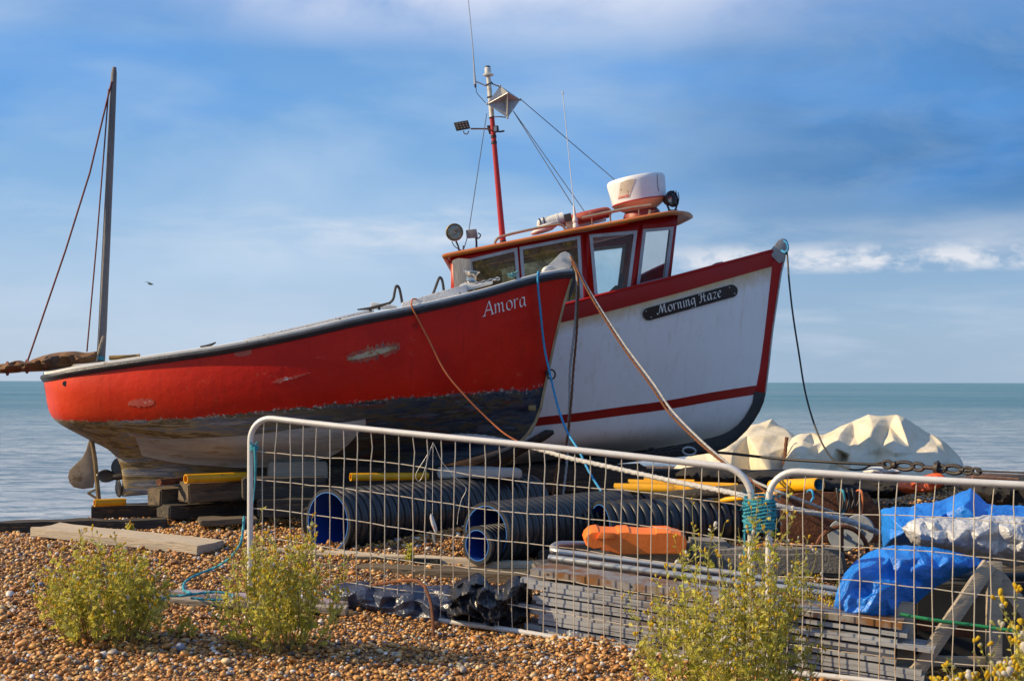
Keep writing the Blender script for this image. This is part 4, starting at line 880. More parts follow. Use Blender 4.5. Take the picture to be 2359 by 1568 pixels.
o = flood('floodlight', [(1134,290),(1147,289),(1149,305),(1137,307)], 15.38, .08, mast, m_dkmetal)
mb = MB(); mb.box(P(1140,297,15.376), .03, .006, .05); mb.build('lens', m_galv, o)
mb = MB(); mb.tube([P(1148,304,15.42), P(1161,302,15.42)], .01, 6); mb.build('lamp_arm', m_dkmetal, o); mb = MB(); mb.prism([P(1120,290,15.6), P(1130,288,15.6), P(1130,310,15.6), P(1126,310,15.6)], [P(1120,290,15.7), P(1130,288,15.7), P(1130,310,15.7), P(1126,310,15.7)]); mb.build('lamp_arm', m_dkmetal, o)
mb = MB()
for a, b_ in (((1197,228,15.4), (1420,418,15.4)), ((1181,256,15.4), (1318,472,15.2)), ((1181,256,15.4), (1345,486,15.2)), ((1120,262,15.5), (1078,540,14.9)), ((1078,540,14.9), (1067,577,14.8))):
    mb.tube([P(*a), P(*b_)], .0048, 5)
mb.tube([P(1067,566,14.8), P(1066,577,14.8)], .009, 6)
mb.build('stay_wire', M('grey_stay_wire', (.12, .14, .17), (.09, .1, .12), .5), mast)
# ================================================================ beams and blocks
def beam(name, label, cat, mat, px, Y, L, W_, Hh, yaw=0, roll=0, pitch=0, group=None, jit=.012, seed=0, bev=.012, lift=None):
    p0 = P(px[0], px[1], Y)
    if lift is not None: p0.z = min(gz(p0.x, p0.y), gz(p0.x+L*math.cos(R(yaw)), p0.y+L*math.sin(R(yaw)))-(L*math.sin(R(pitch))))+lift
    bm = bmesh.new(); nx, ny, nz_ = max(2, int(L/.12)), 3, 3
    mb = MB()
    def fc(o, u, v, nu, nv): mb.grid([[o+u*(i/nu)+v*(j/nv) for j in range(nv+1)] for i in range(nu+1)])
    o = Vector((0, 0, 0)); ex, ey, ez = Vector((L, 0, 0)), Vector((0, W_, 0)), Vector((0, 0, Hh))
    fc(o, ex, ey, nx, ny); fc(ez, ex, ey, nx, ny); fc(o, ex, ez, nx, nz_); fc(ey, ex, ez, nx, nz_); fc(o, ey, ez, ny, nz_); fc(ex, ey, ez, ny, nz_)
    for v in mb.v: bm.verts.new(v)
    bm.verts.ensure_lookup_table()
    for f in mb.f: bm.faces.new([bm.verts[i] for i in f])
    bmesh.ops.remove_doubles(bm, verts=bm.verts, dist=1e-4); bmesh.ops.recalc_face_normals(bm, faces=bm.faces)
    es = [e for e in bm.edges if len(e.link_faces) == 2 and e.calc_face_angle(0) > 1]
    bmesh.ops.bevel(bm, geom=es, offset=bev, segments=2, affect='EDGES', clamp_overlap=True)
    for v in bm.verts:
        q = v.co*5+Vector((seed*3.1, seed*1.7, 0))
        v.co += Vector((noise.noise(q), noise.noise(q+Vector((9, 0, 0))), noise.noise(q+Vector((0, 9, 0)))))*jit
    me = bpy.data.meshes.new(name); bm.to_mesh(me); bm.free(); me.materials.append(mat)
    me.polygons.foreach_set('use_smooth', [True]*len(me.polygons)); me.set_sharp_from_angle(angle=R(35))
    ob = bpy.data.objects.new(name, me); COL.objects.link(ob); ob.location = p0; ob.rotation_euler = (R(roll), R(-pitch), R(yaw))
    return tag(ob, label, cat, group)
G1 = 'timber blocks under the red boat'
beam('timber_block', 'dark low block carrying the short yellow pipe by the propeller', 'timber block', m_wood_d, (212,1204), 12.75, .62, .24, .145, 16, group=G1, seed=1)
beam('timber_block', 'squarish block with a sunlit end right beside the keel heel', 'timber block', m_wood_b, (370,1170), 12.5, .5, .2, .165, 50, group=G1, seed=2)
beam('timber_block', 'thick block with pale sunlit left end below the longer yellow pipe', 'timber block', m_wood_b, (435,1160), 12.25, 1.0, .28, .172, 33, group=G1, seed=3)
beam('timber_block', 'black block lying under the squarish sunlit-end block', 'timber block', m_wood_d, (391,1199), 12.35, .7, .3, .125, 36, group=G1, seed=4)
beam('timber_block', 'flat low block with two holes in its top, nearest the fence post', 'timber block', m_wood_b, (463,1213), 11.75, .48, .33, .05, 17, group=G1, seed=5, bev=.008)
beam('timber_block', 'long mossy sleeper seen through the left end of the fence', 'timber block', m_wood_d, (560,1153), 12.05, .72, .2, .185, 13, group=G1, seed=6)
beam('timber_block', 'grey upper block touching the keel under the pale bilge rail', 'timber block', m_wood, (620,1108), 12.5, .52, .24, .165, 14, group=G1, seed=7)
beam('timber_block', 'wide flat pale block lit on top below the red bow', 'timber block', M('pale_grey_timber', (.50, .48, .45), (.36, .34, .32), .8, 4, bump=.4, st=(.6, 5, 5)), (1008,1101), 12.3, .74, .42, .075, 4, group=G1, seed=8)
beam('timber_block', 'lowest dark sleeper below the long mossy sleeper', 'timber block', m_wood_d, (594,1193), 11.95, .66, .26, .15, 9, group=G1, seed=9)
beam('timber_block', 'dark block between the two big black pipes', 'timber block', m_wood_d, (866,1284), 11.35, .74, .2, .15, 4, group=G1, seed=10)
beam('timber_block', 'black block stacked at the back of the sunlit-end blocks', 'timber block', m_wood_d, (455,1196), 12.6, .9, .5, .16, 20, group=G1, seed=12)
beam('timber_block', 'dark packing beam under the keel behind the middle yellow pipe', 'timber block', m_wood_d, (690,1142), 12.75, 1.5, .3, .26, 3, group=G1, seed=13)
beam('timber_plank', 'broad bleached plank lying on the shingle at the far left', 'plank', m_wood_p, (68,1238), 11.2, 1.54, .38, .075, -19, pitch=-3.1, seed=14, jit=.014, bev=.006)
beam('groyne_timber', 'dark groyne timber at the shingle crest by the left edge', 'timber', m_wood_d, (-40,1246), 11.75, 1.5, .2, .14, 12, seed=15, jit=.02)
beam('timber_plank', 'long pale plank running in front of the black pipe mouths', 'plank', m_wood_p, (588,1288), 11.0, 2.42, .13, .055, -14, pitch=-1.2, seed=16, bev=.005, lift=.05)
beam('timber_plank', 'brown plank behind the crumpled black sheeting', 'plank', m_wood_b, (650,1322), 10.5, 1.85, .26, .075, -11, pitch=-1, seed=17, bev=.006, lift=.02)
beam('timber_plank', 'split grey plank on the shingle under the turquoise rope', 'plank', m_wood, (352,1394), 9.02, 1.25, .13, .04, -3, pitch=-2.5, seed=18, bev=.005, lift=.02)
beam('timber_plank', 'mauve-grey board behind the split plank and the middle plant', 'plank', M('mauve_painted_board', (.36, .30, .36), (.25, .21, .22), .7, 5, bump=.3, c3=(.3, .22, .14), thr=(.55, .62)), (390,1370), 9.25, 1.2, .15, .035, -5, pitch=-2.5, seed=19, bev=.005, lift=.02)
G2 = 'keel timbers under the white boat'
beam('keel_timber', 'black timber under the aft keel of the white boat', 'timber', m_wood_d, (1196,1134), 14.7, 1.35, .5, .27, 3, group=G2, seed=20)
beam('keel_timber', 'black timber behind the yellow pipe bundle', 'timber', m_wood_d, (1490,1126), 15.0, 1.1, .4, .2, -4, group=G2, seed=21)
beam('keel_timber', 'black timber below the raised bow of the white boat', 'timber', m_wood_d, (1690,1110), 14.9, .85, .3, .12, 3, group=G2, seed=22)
def logm(name, label, cat, pts, r, mat, group=None, n=12):
    mb = MB(); w = pth(pts, None, 20); o = mb.tube(w, [r*(1+.08*math.sin(i*1.7)) for i in range(20)], n); ob = mb.build(name, mat); tag(ob, label, cat, group); return ob
logm('mossy_log', 'dark mossy log lying over the black pipes near the fence joint', 'log', [(1500,1146,11.6), (1600,1137,11.5), (1690,1128,11.4), (1745,1124,11.3)], .045, m_wood_d)
# ================================================================ corrugated drain pipes
m_pipe_k = M('black_corrugated_plastic', (.016, .018, .022), (.028, .030, .035), .33, 5, c3=(.05, .048, .045), thr=(.60, .72), c3s=4)
m_pipe_b = M('blue_pipe_lining', (.008, .045, .26), (.006, .035, .20), .4, 3)
m_rim = M('bright_blue_cut_rim', (.03, .16, .50), None, .5)
def cpipe(label, px, Y, r, az, L, tilt=0, pitch_=.080):
    c = P(px[0], px[1], Y); d = Vector((math.sin(R(az))*math.cos(R(tilt)), math.cos(R(az))*math.cos(R(tilt)), math.sin(R(tilt))))
    t = thing('corrugated_pipe', label, 'drain pipe', c, 'black corrugated drain pipes')
    ri = r-.036; prof = [(ri+.004, 0), (r*.985, 0), (r*.985, .03)]; x = .035
    while x < L-.07:
        prof += [(ri+.012, x+.004), (ri+.012, x+pitch_*.28), (r*.985, x+pitch_*.40), (r, x+pitch_*.55), (r, x+pitch_*.8), (r*.985, x+pitch_*.95)]; x += pitch_
    prof += [(r*.97, L)]
    mb = MB(); mb.lathe(c, d, prof, 56, False, False); mb.build('outer_wall', m_pipe_k, t, smooth=50)
    mb = MB(); mb.lathe(c, d, [(ri, .002)]+[(ri-.004*(i % 2), L*i/24) for i in range(1, 25)], 56, False, False); mb.build('lining', m_pipe_b, t)
    mb = MB(); mb.lathe(c, d, [(ri-.001, .004), (ri-.001, -.003), (ri+.005, -.003), (ri+.005, .004)], 56, False, False); mb.build('rim', m_rim, t)
    return t
cpipe('big black corrugated pipe farthest left with wide blue mouth', (756,1203), 11.15, .268, 41, 2.45)
cpipe('middle black corrugated pipe with a smaller pipe in its mouth', (1121,1228), 10.65, .24, 41, 2.3)
cpipe('small black corrugated pipe nested inside the middle one', (1100,1256), 10.52, .148, 41, 1.3, pitch_=.045)
cpipe('right black corrugated pipe behind the orange block', (1383,1216), 11.2, .222, 68, 2.15)
# ================================================================ yellow pipes
def ypipe(label, a, b, r, cut=None):
    A, B = P(*a), P(*b); t = B-A; L = t.length
    mb = MB(); mb.lathe(A, t, [(r*.80, L), (r*.80, 0), (r, 0), (r, L), (r*.80, L)], 20, False, False)
    return tag(mb.build('yellow_pipe', m_yellow), label, 'pipe', 'yellow plastic pipes')
ypipe('short yellow pipe on a dark block under the rudder', (218,1160,12.6), (289,1157,12.75), .034)
ypipe('yellow pipe jammed between timber block and keel near the fence post', (428,1104,12.1), (566,1098,12.5), .040)
ypipe('mottled yellow pipe lying above the big left corrugated pipe', (808,1099,12.2), (986,1097,12.5), .035)
YG = 'yellow plastic pipes'
ypipe('yellow pipe at the front of the bundle below the white hull', (1416,1123,11.95), (1640,1128,11.75), .042)
ypipe('yellow pipe at the back of the bundle below the white hull', (1448,1112,12.15), (1700,1121,11.95), .036)
ypipe('thin yellow pipe on top of the bundle below the white hull', (1484,1105,12.2), (1600,1109,12.1), .022)
ypipe('thin yellow pipe left of the fence joint above the right corrugated pipe', (1645,1153,11.5), (1795,1134,11.0), .022)
tag(logm('rusty_pipe', 'rusty pipe end lying on the sunlit-end timber block', 'pipe', [(366,1112,12.3), (400,1109,12.5), (436,1106,12.7)], .03, m_rust), 'rusty pipe end lying on the sunlit-end timber block', 'pipe')
t = thing('yellow_pipe', 'fat yellow pipe with blue lining just right of the fence joint', 'pipe', P(1840,1115,11), YG)
A, B = P(1888,1114,10.9), P(1780,1118,11.5); mb = MB(); L = (B-A).length; mb.lathe(A, B-A, [(.044, 0), (.052, 0), (.052, L), (.01, L)], 24, False, True); mb.build('outer_wall', m_yellow, t)
mb = MB(); mb.lathe(A, B-A, [(.0435, .002), (.0435, L)], 24, False, False); mb.build('lining', M('pale_blue_lining', (.10, .38, .55), None, .5), t)
# ================================================================ fence panels
def fence(label, A, B, za, zb, Hh, nw, kink, seed, skip=0):
    rnd = random.Random(seed); A = Vector((A[0], A[1], za)); B = Vector((B[0], B[1], zb)); L = (B-A).length; u = (B-A)/L; up = Vector((0, 0, 1))
    def q(s, h, o=0): return A+u*s+up*h+Vector((u.y, -u.x, 0))*(-o)
    t = thing('fence_panel', label, 'fence panel', A, 'steel mesh fence panels'); r = .17; pts = []
    def arc(cx, cz, a0, a1): return [q(cx+r*math.cos(R(a0+(a1-a0)*k/8)), cz+r*math.sin(R(a0+(a1-a0)*k/8))) for k in range(9)]
    pts = [q(0, -.02)]+[q(0, h) for h in (.3, .6)]+arc(r, Hh-r, 180, 90)+[q(s, Hh-.004*math.sin(s*2)) for s in [r+(L-2*r)*k/12 for k in range(1, 12)]]+arc(L-r, Hh-r, 90, 0)+[q(L, h) for h in (.6, .3)]+[q(L, -.02)]
    mb = MB(); mb.tube(pts, .0205, 12); mb.build('frame', m_fence, t)
    mb = MB(); mb.tube([q(L*k/14, .02+.006*math.sin(k)) for k in range(15)], .019, 10); mb.build('bottom_rail', m_fence, t)
    mb = MB(); nrow = 6; top = Hh-.02
    for k in range(1, nw):
        s = L*k/nw; kk = kink*(1 if 6 < k < nw*.8 else .25); dx = rnd.uniform(-.012, .012)
        ps = [q(s+.006, top), q(s+kk*rnd.uniform(.3, 1)+dx*.3, top-.10), q(s+dx+kk*.2, top-.2)]+[q(s+dx+rnd.uniform(-.004, .004), top-.2*j) for j in range(2, 6)]+[q(s+dx*.5, .02)]
        mb.tube(ps, .0033, 5)
    for j in range(1, 6):
        mb.tube([q(L*k/30, top-.2*j+rnd.uniform(-.004, .004)-(.01*math.sin(k*.4+j)), .005) for k in range(31)], .0030, 5)
    mb.build('mesh_infill', m_wire, t); return q, t
qA, fA = fence('long mesh fence panel standing before the two boats', (-1.776, 9.55), (1.418, 8.33), .312, .035, 1.2, 34, .018, 3)
qB, fB = fence('mesh fence panel leading off to the right past the blue tarpaulins', (1.512, 8.27), (4.72, 7.05), .035, -.08, 1.2, 33, .0, 5)
# twine binding at the joint
rnd = random.Random(4); mb = MB(); cj = Vector((1.463, 8.30, 0))
z0, z1 = P(0, 1226, 8.3).z, P(0, 1142, 8.3).z
pts = []
for k in range(11*14):
    a = k/14*6.283; f_ = k/(11*14); zz = lerp(z1, z0, f_)+.012*math.sin(a*1.0+f_*9)
    rx = .082+.010*math.sin(k*.37)+rnd.uniform(-.004, .004); pts.append(cj+Vector((rx*math.cos(a), .042*math.sin(a)+rnd.uniform(-.004, .004)-.02*math.cos(a), zz)))
mb.tube(pts, .0085, 7)
pts = []
for k in range(8*14):
    a = -k/14*6.283; f_ = k/(8*14); zz = lerp(z0+.02, z1-.03, f_)+.022*math.sin(a+2)
    pts.append(cj+Vector(((.088+rnd.uniform(-.004, .004))*math.cos(a), .05*math.sin(a)-.02*math.cos(a), zz)))
mb.tube(pts, .0075, 7); tw = mb.build('twine_binding', m_rope_t); tag(tw, 'turquoise twine binding wrapped round the fence joint', 'twine')
mb = MB()
for k in range(46):
    a = rnd.uniform(2.6, 7.2); p = cj+Vector((.085*math.cos(a), .045*math.sin(a)-.01, rnd.uniform(z0-.02, z1+.05))); d = Vector((math.cos(a)*rnd.uniform(.3, 1), -rnd.uniform(.1, .8), rnd.uniform(-1, .5)))*rnd.uniform(.02, .075)
    mb.tube([p, p+d*.6, p+d+Vector((0, 0, -.015))], .0018, 4)
mb.tube([cj+Vector((-.09, -.02, z0+.02)), cj+Vector((-.095, -.03, z0-.1)), cj+Vector((-.09, -.03, z0-.2))], .006, 6)
mb.build('frayed_ends', m_rope_t, tw)
mb = MB(); p = qA(.03, 1.0)
for k in range(3): mb.tube([p+Vector((.027*math.cos(j/10*6.283), .027*math.sin(j/10*6.283), -.012*k)) for j in range(11)], .006, 6)
mb.tube([p+Vector((.0, -.03, 0)), p+Vector((-.02, -.035, .03))], .006); mb.tube([p+Vector((.0, -.03, 0)), p+Vector((.03, -.035, .03))], .006)
mb.tube([p+Vector((.01, -.03, 0)), p+Vector((.015, -.03, -.12)), p+Vector((.012, -.03, -.24)), p+Vector((.0, -.03, -.38))], [.010, .009, .006, .003]); tag(mb.build('blue_tie', m_rope_t), 'blue twine tie knotted round the left fence post', 'twine')
# ================================================================ ropes, cables
def rope(name, label, pts, r, mat, cat='rope', n=9, tw=None, group=None, sub=6):
    w = pth(pts, None, len(pts)*(18 if tw else sub)); mb = MB(); mb.tube(w, r, n, twist=tw); return tag(mb.build(name, mat, smooth=60), label, cat, group)
rope('hawser', 'thick grey hawser sagging from the red bow through to the rusty wheel', [(1020,1003,12.85),(1090,1004,12.55),(1150,1012,12.4),(1201,1024,12.2),(1250,1037,12.0),(1310,1054,11.6),(1396,1073,11.1),(1490,1094,10.6),(1565,1110,10.2),(1678,1132,9.6),(1727,1144,9.35),(1790,1163,9.25),(1845,1174,9.25),(1896,1184,9.3),(1964,1201,9.4),(2032,1229,9.5),(2060,1250,9.6)], .0185, m_rope_g, n=12, tw=70)
core = [(1313,590,12.92),(1320,601,12.89),(1360,677,12.58),(1434,792,12.08),(1507,891,11.58),(1541,942,11.33),(1608,1011,10.78),(1675,1067,10.22),(1728,1102,9.75)]
def tw_(sg): return [(x+sg*3.0*math.cos(1.2+i*.42), y-sg*3.0*math.cos(1.2+i*.42), Y-sg*.012) for i, (x, y, Y) in enumerate(core)]
rope('mooring_rope', 'white laid rope from the red boat bow roller slanting across the white hull', tw_(-1)+[(1787,1128,9.3),(1845,1150,9.3),(1930,1182,9.4),(2032,1224,9.5)], .0095, m_rope_w, tw=95)
rope('mooring_rope', 'brown laid rope twisted beside the white one across the white hull', tw_(1)+[(1790,1150,9.35),(1850,1186,9.3),(1908,1217,9.3)], .0095, m_rope_b, tw=95)
rope('mooring_rope', 'white rope hanging straight down from the red bow', [(1318,606,12.92),(1328,630,12.88),(1327,700,12.85),(1322,770,12.82),(1313,850,12.8),(1312,925,12.75),(1308,1032,12.7),(1306,1069,12.65),(1297,1146,12.6)], .0105, m_rope_w, tw=95)
rope('mooring_rope', 'brown rope hanging straight down from the red bow', [(1316,602,12.9),(1330,632,12.85),(1331,700,12.82),(1328,770,12.8),(1321,850,12.78),(1316,925,12.7),(1303,1032,12.65),(1283,1077,12.6),(1273,1146,12.5)], .0105, m_rope_b, tw=95)
rope('blue_line', 'bright blue line from the red gunwale down past the stem', [(1243,632,12.75),(1239,628,12.64),(1239,660,12.63),(1243,700,12.66),(1254,800,12.75),(1269,870,12.7),(1285,935,12.6),(1305,990,12.4),(1335,1040,12.1),(1360,1090,11.9),(1395,1145,11.7)], .010, m_rope_bl, tw=120)
rope('orange_line', 'thin orange line hooked over the red gunwale', [(962,690,12.5),(954,689,12.35),(948,693,12.2),(948,705,12.19),(957,725,12.2),(985,778,12.2),(1025,855,12.2),(1075,915,12.2),(1130,970,12.2),(1165,1000,12.15),(1207,1024,12.1)], .0075, m_rope_o, n=7)
rope('black_line', 'black line drooping from the white boat bow fitting', [(1808,552,15.4),(1813,585,15.3),(1817,640,15.2),(1826,720,15.1),(1840,810,15.0),(1855,900,14.9),(1876,975,14.7),(1900,1030,14.5),(1925,1062,14.3),(1960,1079,14.1),(1990,1078,14.0),(2012,1066,13.9),(2036,1062,13.8)], .010, m_rope_k, n=7)
rope('blue_shackle_loop', 'small blue rope loop on the white boat bow fitting', [(1805,553,15.25),(1813,560,15.22),(1814,574,15.22),(1808,580,15.25),(1800,576,15.3)], .012, m_rope_bl)
rope('tow_cable', 'taut black tow cable from the white boat keel to the turnbuckle', [(1572,1040,15.25),(1657,1041,14.9),(1794,1055,14.5),(1923,1063,14.1),(2042,1069,13.8)], .0145, m_rope_k, cat='cable', n=8)
rope('tow_cable', 'thin dark cable running right from the turnbuckle', [(2250,1082,13.2),(2310,1084,12.9),(2420,1088,12.4)], .009, m_rope_k, cat='cable', n=8)
t = thing('turnbuckle', 'black iron turnbuckle and shackles on the tow cable', 'turnbuckle', P(2140,1076,13.5))
def link(mb, c, u, a, b, r):
    u = u.normalized(); w = u.cross(Vector((0, 1, 0))).normalized(); mb.tube([c+u*a*math.cos(k/16*6.283)+w*b*math.sin(k/16*6.283) for k in range(16)], r, 8, closed=True)
def PT(f): return P(lerp(2036, 2256, f), lerp(1067, 1083, f), lerp(13.8, 13.2, f))
uu = PT(1)-PT(0)
for f, a, b, r in ((.04, .045, .035, .017), (.22, .09, .038, .020), (.36, .06, .034, .018), (.60, .05, .03, .018), (.73, .085, .038, .02), (.88, .05, .03, .016), (.97, .045, .026, .015)):
    mb = MB(); link(mb, PT(f), uu, a, b, r); mb.build('shackle', m_dkmetal, t)
for f0, f1, h in ((.10, .13, .10), (.42, .56, .05), (.54, .58, .16), (.64, .66, .08), (.80, .84, .06), (.86, .91, .04)):
    mb = MB(); mb.tube([PT(f0), PT(f1)], h*.4, 10); mb.build('bolt', m_dkmetal, t)
mb = MB(); mb.tube([PT(.57)+Vector((0, 0, .075)), PT(.57)-Vector((0, 0, .09))], .012, 8); mb.build('pin', m_dkmetal, t)
t = thing('keel_shackle', 'steel shackle and chain hooked under the white boat keel', 'shackle', P(1540,1038,14.95))
mb = MB(); link(mb, P(1588,1038,15.1), Vector((1, 0, -.1)), .07, .04, .014); mb.build('shackle', m_galv, t)
mb = MB(); 
for k in range(6): link(mb, P(1500+k*13, 1036+3*math.sin(k), 15.1), Vector((1, 0, .3*(-1)**k)), .04, .02, .010)
mb.build('chain', m_dkmetal, t)
rope('turquoise_line', 'turquoise line trailing from fence post over shingle to split plank', [(563,1190,9.5),(560,1225,9.45),(555,1252,9.4),(540,1275,9.42),(525,1290,9.45),(496,1308,9.5),(468,1319,9.45),(440,1332,9.35),(426,1344,9.2),(424,1360,9.05),(440,1368,8.95),(420,1373,8.93),(397,1372,8.95),(370,1384,8.85),(352,1396,8.75)], .0085, m_rope_t, tw=90)
rope('turquoise_line', 'turquoise rope laid along the split plank in a flat bight', [(395,1374,8.92),(430,1372,8.95),(470,1366,9.0),(520,1366,9.0),(540,1376,8.95),(500,1382,8.92),(440,1378,8.9)], .008, m_rope_t, tw=90)
# fishing lure
t = thing('fishing_lure', 'silver fishing lure with treble hook hanging on the long fence', 'lure', qA(1.18, .6, -.02))
Yl = 9.08; mb = MB(); mb.tube([P(998,1018,Yl), P(997,1100,Yl), P(997,1184,Yl)], .0013, 4); mb.tube(pth([(998,1018),(985,1060),(973,1098),(965,1108),(958,1100),(961,1086),(980,1055),(998,1022)], Yl), .0012, 4); mb.tube(pth([(1000,1022),(1020,1065),(1050,1100),(1072,1120),(1074,1130),(1064,1150),(1056,1185),(1054,1208)], Yl), .0012, 4); mb.build('nylon_line', M('nylon_line', (.7, .7, .7), None, .3), t)
mb = MB(); mb.tube([P(994,1184,Yl), P(995,1192,Yl), P(999,1206,Yl), P(1004,1220,Yl), P(1005,1226,Yl)], [.006, .013, .015, .013, .008], 10); mb.build('body', M('pearl_lure', (.6, .58, .55), (.35, .4, .45), .2, 60, c3=(.6, .08, .04), thr=(.56, .62), c3s=30), t)
mb = MB(); mb.tube([P(999,1228,Yl), P(1000,1240,Yl), P(1003,1252,Yl)], [.010, .009, .005], 8); mb.build('tail', m_galv, t)
mb = MB(); mb.tube(pth([(1003,1252),(1003,1260),(1000,1265),(997,1261)], Yl), .002, 5); mb.tube(pth([(1003,1252),(1003,1262),(1007,1264),(1008,1258)], Yl), .002, 5); mb.build('hook', m_dkmetal, t)
logm('rusty_rod', 'bent rusty iron rod arching out over the black sheeting', 'rod', [(758,1365,9.6),(850,1350,9.3),(920,1338,9.1),(955,1336,8.95),(975,1345,8.85),(987,1368,8.78),(995,1395,8.72),(998,1430,8.66),(1000,1472,8.62)], .011, m_rust, n=8)
# ================================================================ stacked steel and boards behind the fence
du = Vector((1.418+1.776, 8.33-9.55, 0)).normalized(); yawF = math.degrees(math.atan2(du.y, du.x))
def fpt(s, off, z): return Vector((-1.776, 9.55, 0))+du*s+Vector((-du.y, du.x, 0))*off+Vector((0, 0, z))
rnd = random.Random(11); SG = 'galvanised steel channels stacked behind the fence'
chp = None
def channel(L, W_=.19, Hh=.034):
    mb = MB(); x = 0
    pr = [(0, 0), (0, Hh), (W_, Hh), (W_, 0), (W_-.006, 0), (W_-.006, Hh-.006), (.006, Hh-.006), (.006, 0)]
    a = [Vector((0, y, z)) for y, z in pr]; b_ = [Vector((L, y, z)) for y, z in pr]; n = 8
    mb.add(a+b_, [(i, (i+1) % n, n+(i+1) % n, n+i) for i in range(n)]); mb.add([Vector((0, 0, 0)), Vector((L, 0, 0)), Vector((L, 0, Hh)), Vector((0, 0, Hh))], [])
    mb.cur = 1
    for k in range(int(L/.55) if Hh > .029 else 0):
        c = Vector((.12+k*.55, -.0015, Hh*.55)); mb.add([c+Vector((.008*math.cos(j/8*6.283), 0, .008*math.sin(j/8*6.283))) for j in range(8)], [tuple(range(8))])
    return mb
m_chan = M('dull_galvanised_channel', (.46, .47, .49), (.24, .26, .29), .5, 3, metal=.2, st=(.6, 3, 6), c3=(.16, .10, .06), thr=(.52, .64), c3s=3)
zs = gz(.2, 9.3)-.02
zz_ = .10
for k in range(12):
    hh_ = rnd.uniform(.020, .036); o = channel(2.45+rnd.uniform(-.25, .25), .22+.06*(k % 2), hh_).build('steel_channel', [m_chan, m_dkmetal], None, smooth=20)
    f_ = fpt(1.93+rnd.uniform(-.10, .12)+.012*(11-k), .10+rnd.uniform(0, .010), zz_); zz_ += hh_+rnd.choice((.003, .006, .016))
    o.location = f_; o.rotation_euler = (0, R(5.0+rnd.uniform(-.35, .35)), R(yawF+rnd.uniform(-.7, .7))); tag(o, 'galvanised steel channel in the flat stack behind the long fence panel', 'steel channel', SG)
o = channel(2.3, .34, .045).build('steel_channel', [M('rust_streaked_channel', (.36, .35, .33), (.26, .25, .24), .5, 4, metal=.4, c3=(.26, .12, .04), thr=(.46, .56), c3s=4), m_dkmetal], None, smooth=20)
o.location = fpt(1.98, .12, .012+zz_); o.rotation_euler = (0, R(4.9), R(yawF)); tag(o, 'rust streaked wide channel topmost of the flat steel stack', 'steel channel', SG)
o = beam('rusty_girder', 'dark rusty girder on top of the steel stack under grey tubes', 'girder', m_rust, (1430,1352), 9.15, 2.2, .12, .075, yawF+1, pitch=-5, seed=30, bev=.006)
G3 = 'grey tube frames lying on the steel stack'
def tubeth(label, pts, r=.0245):
    mb = MB(); mb.tube(pth(pts, None, 40), r, 12); return tag(mb.build('steel_tube', m_galv), label, 'steel tube', G3)
tubeth('grey tube with a looped pinkish end under the orange block', [(1500,1256,9.9),(1400,1254,9.85),(1310,1253,9.75),(1284,1254,9.65),(1273,1262,9.55),(1280,1270,9.48),(1340,1277,9.42),(1500,1297,9.25),(1700,1322,9.05),(1850,1345,8.9),(1965,1362,8.8)])
tubeth('lower grey tube with a blunt end resting on the rusty girder', [(1266,1284,9.42),(1400,1302,9.25),(1600,1328,9.05),(1800,1352,8.85),(1965,1376,8.7)])
# orange plastic block
pts = [(1346,1240),(1350,1229),(1361,1218),(1378,1215),(1382,1219),(1422,1221),(1428,1217),(1450,1216),(1456,1220),(1480,1222),(1512,1222),(1516,1218),(1548,1218),(1556,1222),(1572,1226),(1582,1234),(1587,1250),(1584,1265),(1577,1278),(1424,1279),(1408,1273),(1388,1270),(1384,1263),(1368,1266),(1352,1258)]
mb = MB(); A = [P(x, y, 9.42) for x, y in pts]; c = sum(A, Vector())/len(A)
f0 = [c+Vector(((p-c).x*.975, 0, (p-c).z*(.62 if p.z > c.z else .92))) for p in A]; f1 = [p+Vector((0, .07, 0)) for p in A]; f2 = [p+Vector((0, .24, 0)) for p in A]; f3 = [c+(p-c)*.93+Vector((0, .28, 0)) for p in A]
n = len(A); mb.add(f0+f1+f2+f3, [tuple(range(n)), tuple(range(4*n-1, 3*n-1, -1))]+[(r*n+i, (r+1)*n+i, (r+1)*n+(i+1) % n, r*n+(i+1) % n) for r in range(3) for i in range(n)])
ob_ = mb.build('plastic_barrier_foot', m_orange, None, smooth=14, bevel=.006); tag(ob_, 'orange plastic barrier foot lying on the grey tubes', 'barrier foot')
mb = MB(); q = [(1375,1240),(1418,1240),(1416,1226),(1384,1224)]; mb.prism([P(x, y, 9.395) for x, y in q], [P(x, y, 9.44) for x, y in q]); mb.build('moulded_panel', m_orange, ob_, bevel=.004)
beam('concrete_block', 'rough grey concrete block right of the orange foot', 'concrete block', M('grey_concrete', (.23, .21, .19), (.15, .14, .125), .9, 6, bump=.6), (1588,1296), 9.6, .3, .25, .15, 5, seed=31, jit=.02, bev=.03)
beam('concrete_block', 'long grey concrete block behind the fence joint right side', 'concrete block', M('grey_concrete_long', (.20, .185, .165), (.13, .12, .11), .9, 6, bump=.6), (1640,1330), 9.5, .9, .3, .19, -4, seed=32, jit=.02, bev=.03)
from mathutils.geometry import delaunay_2d_cdt
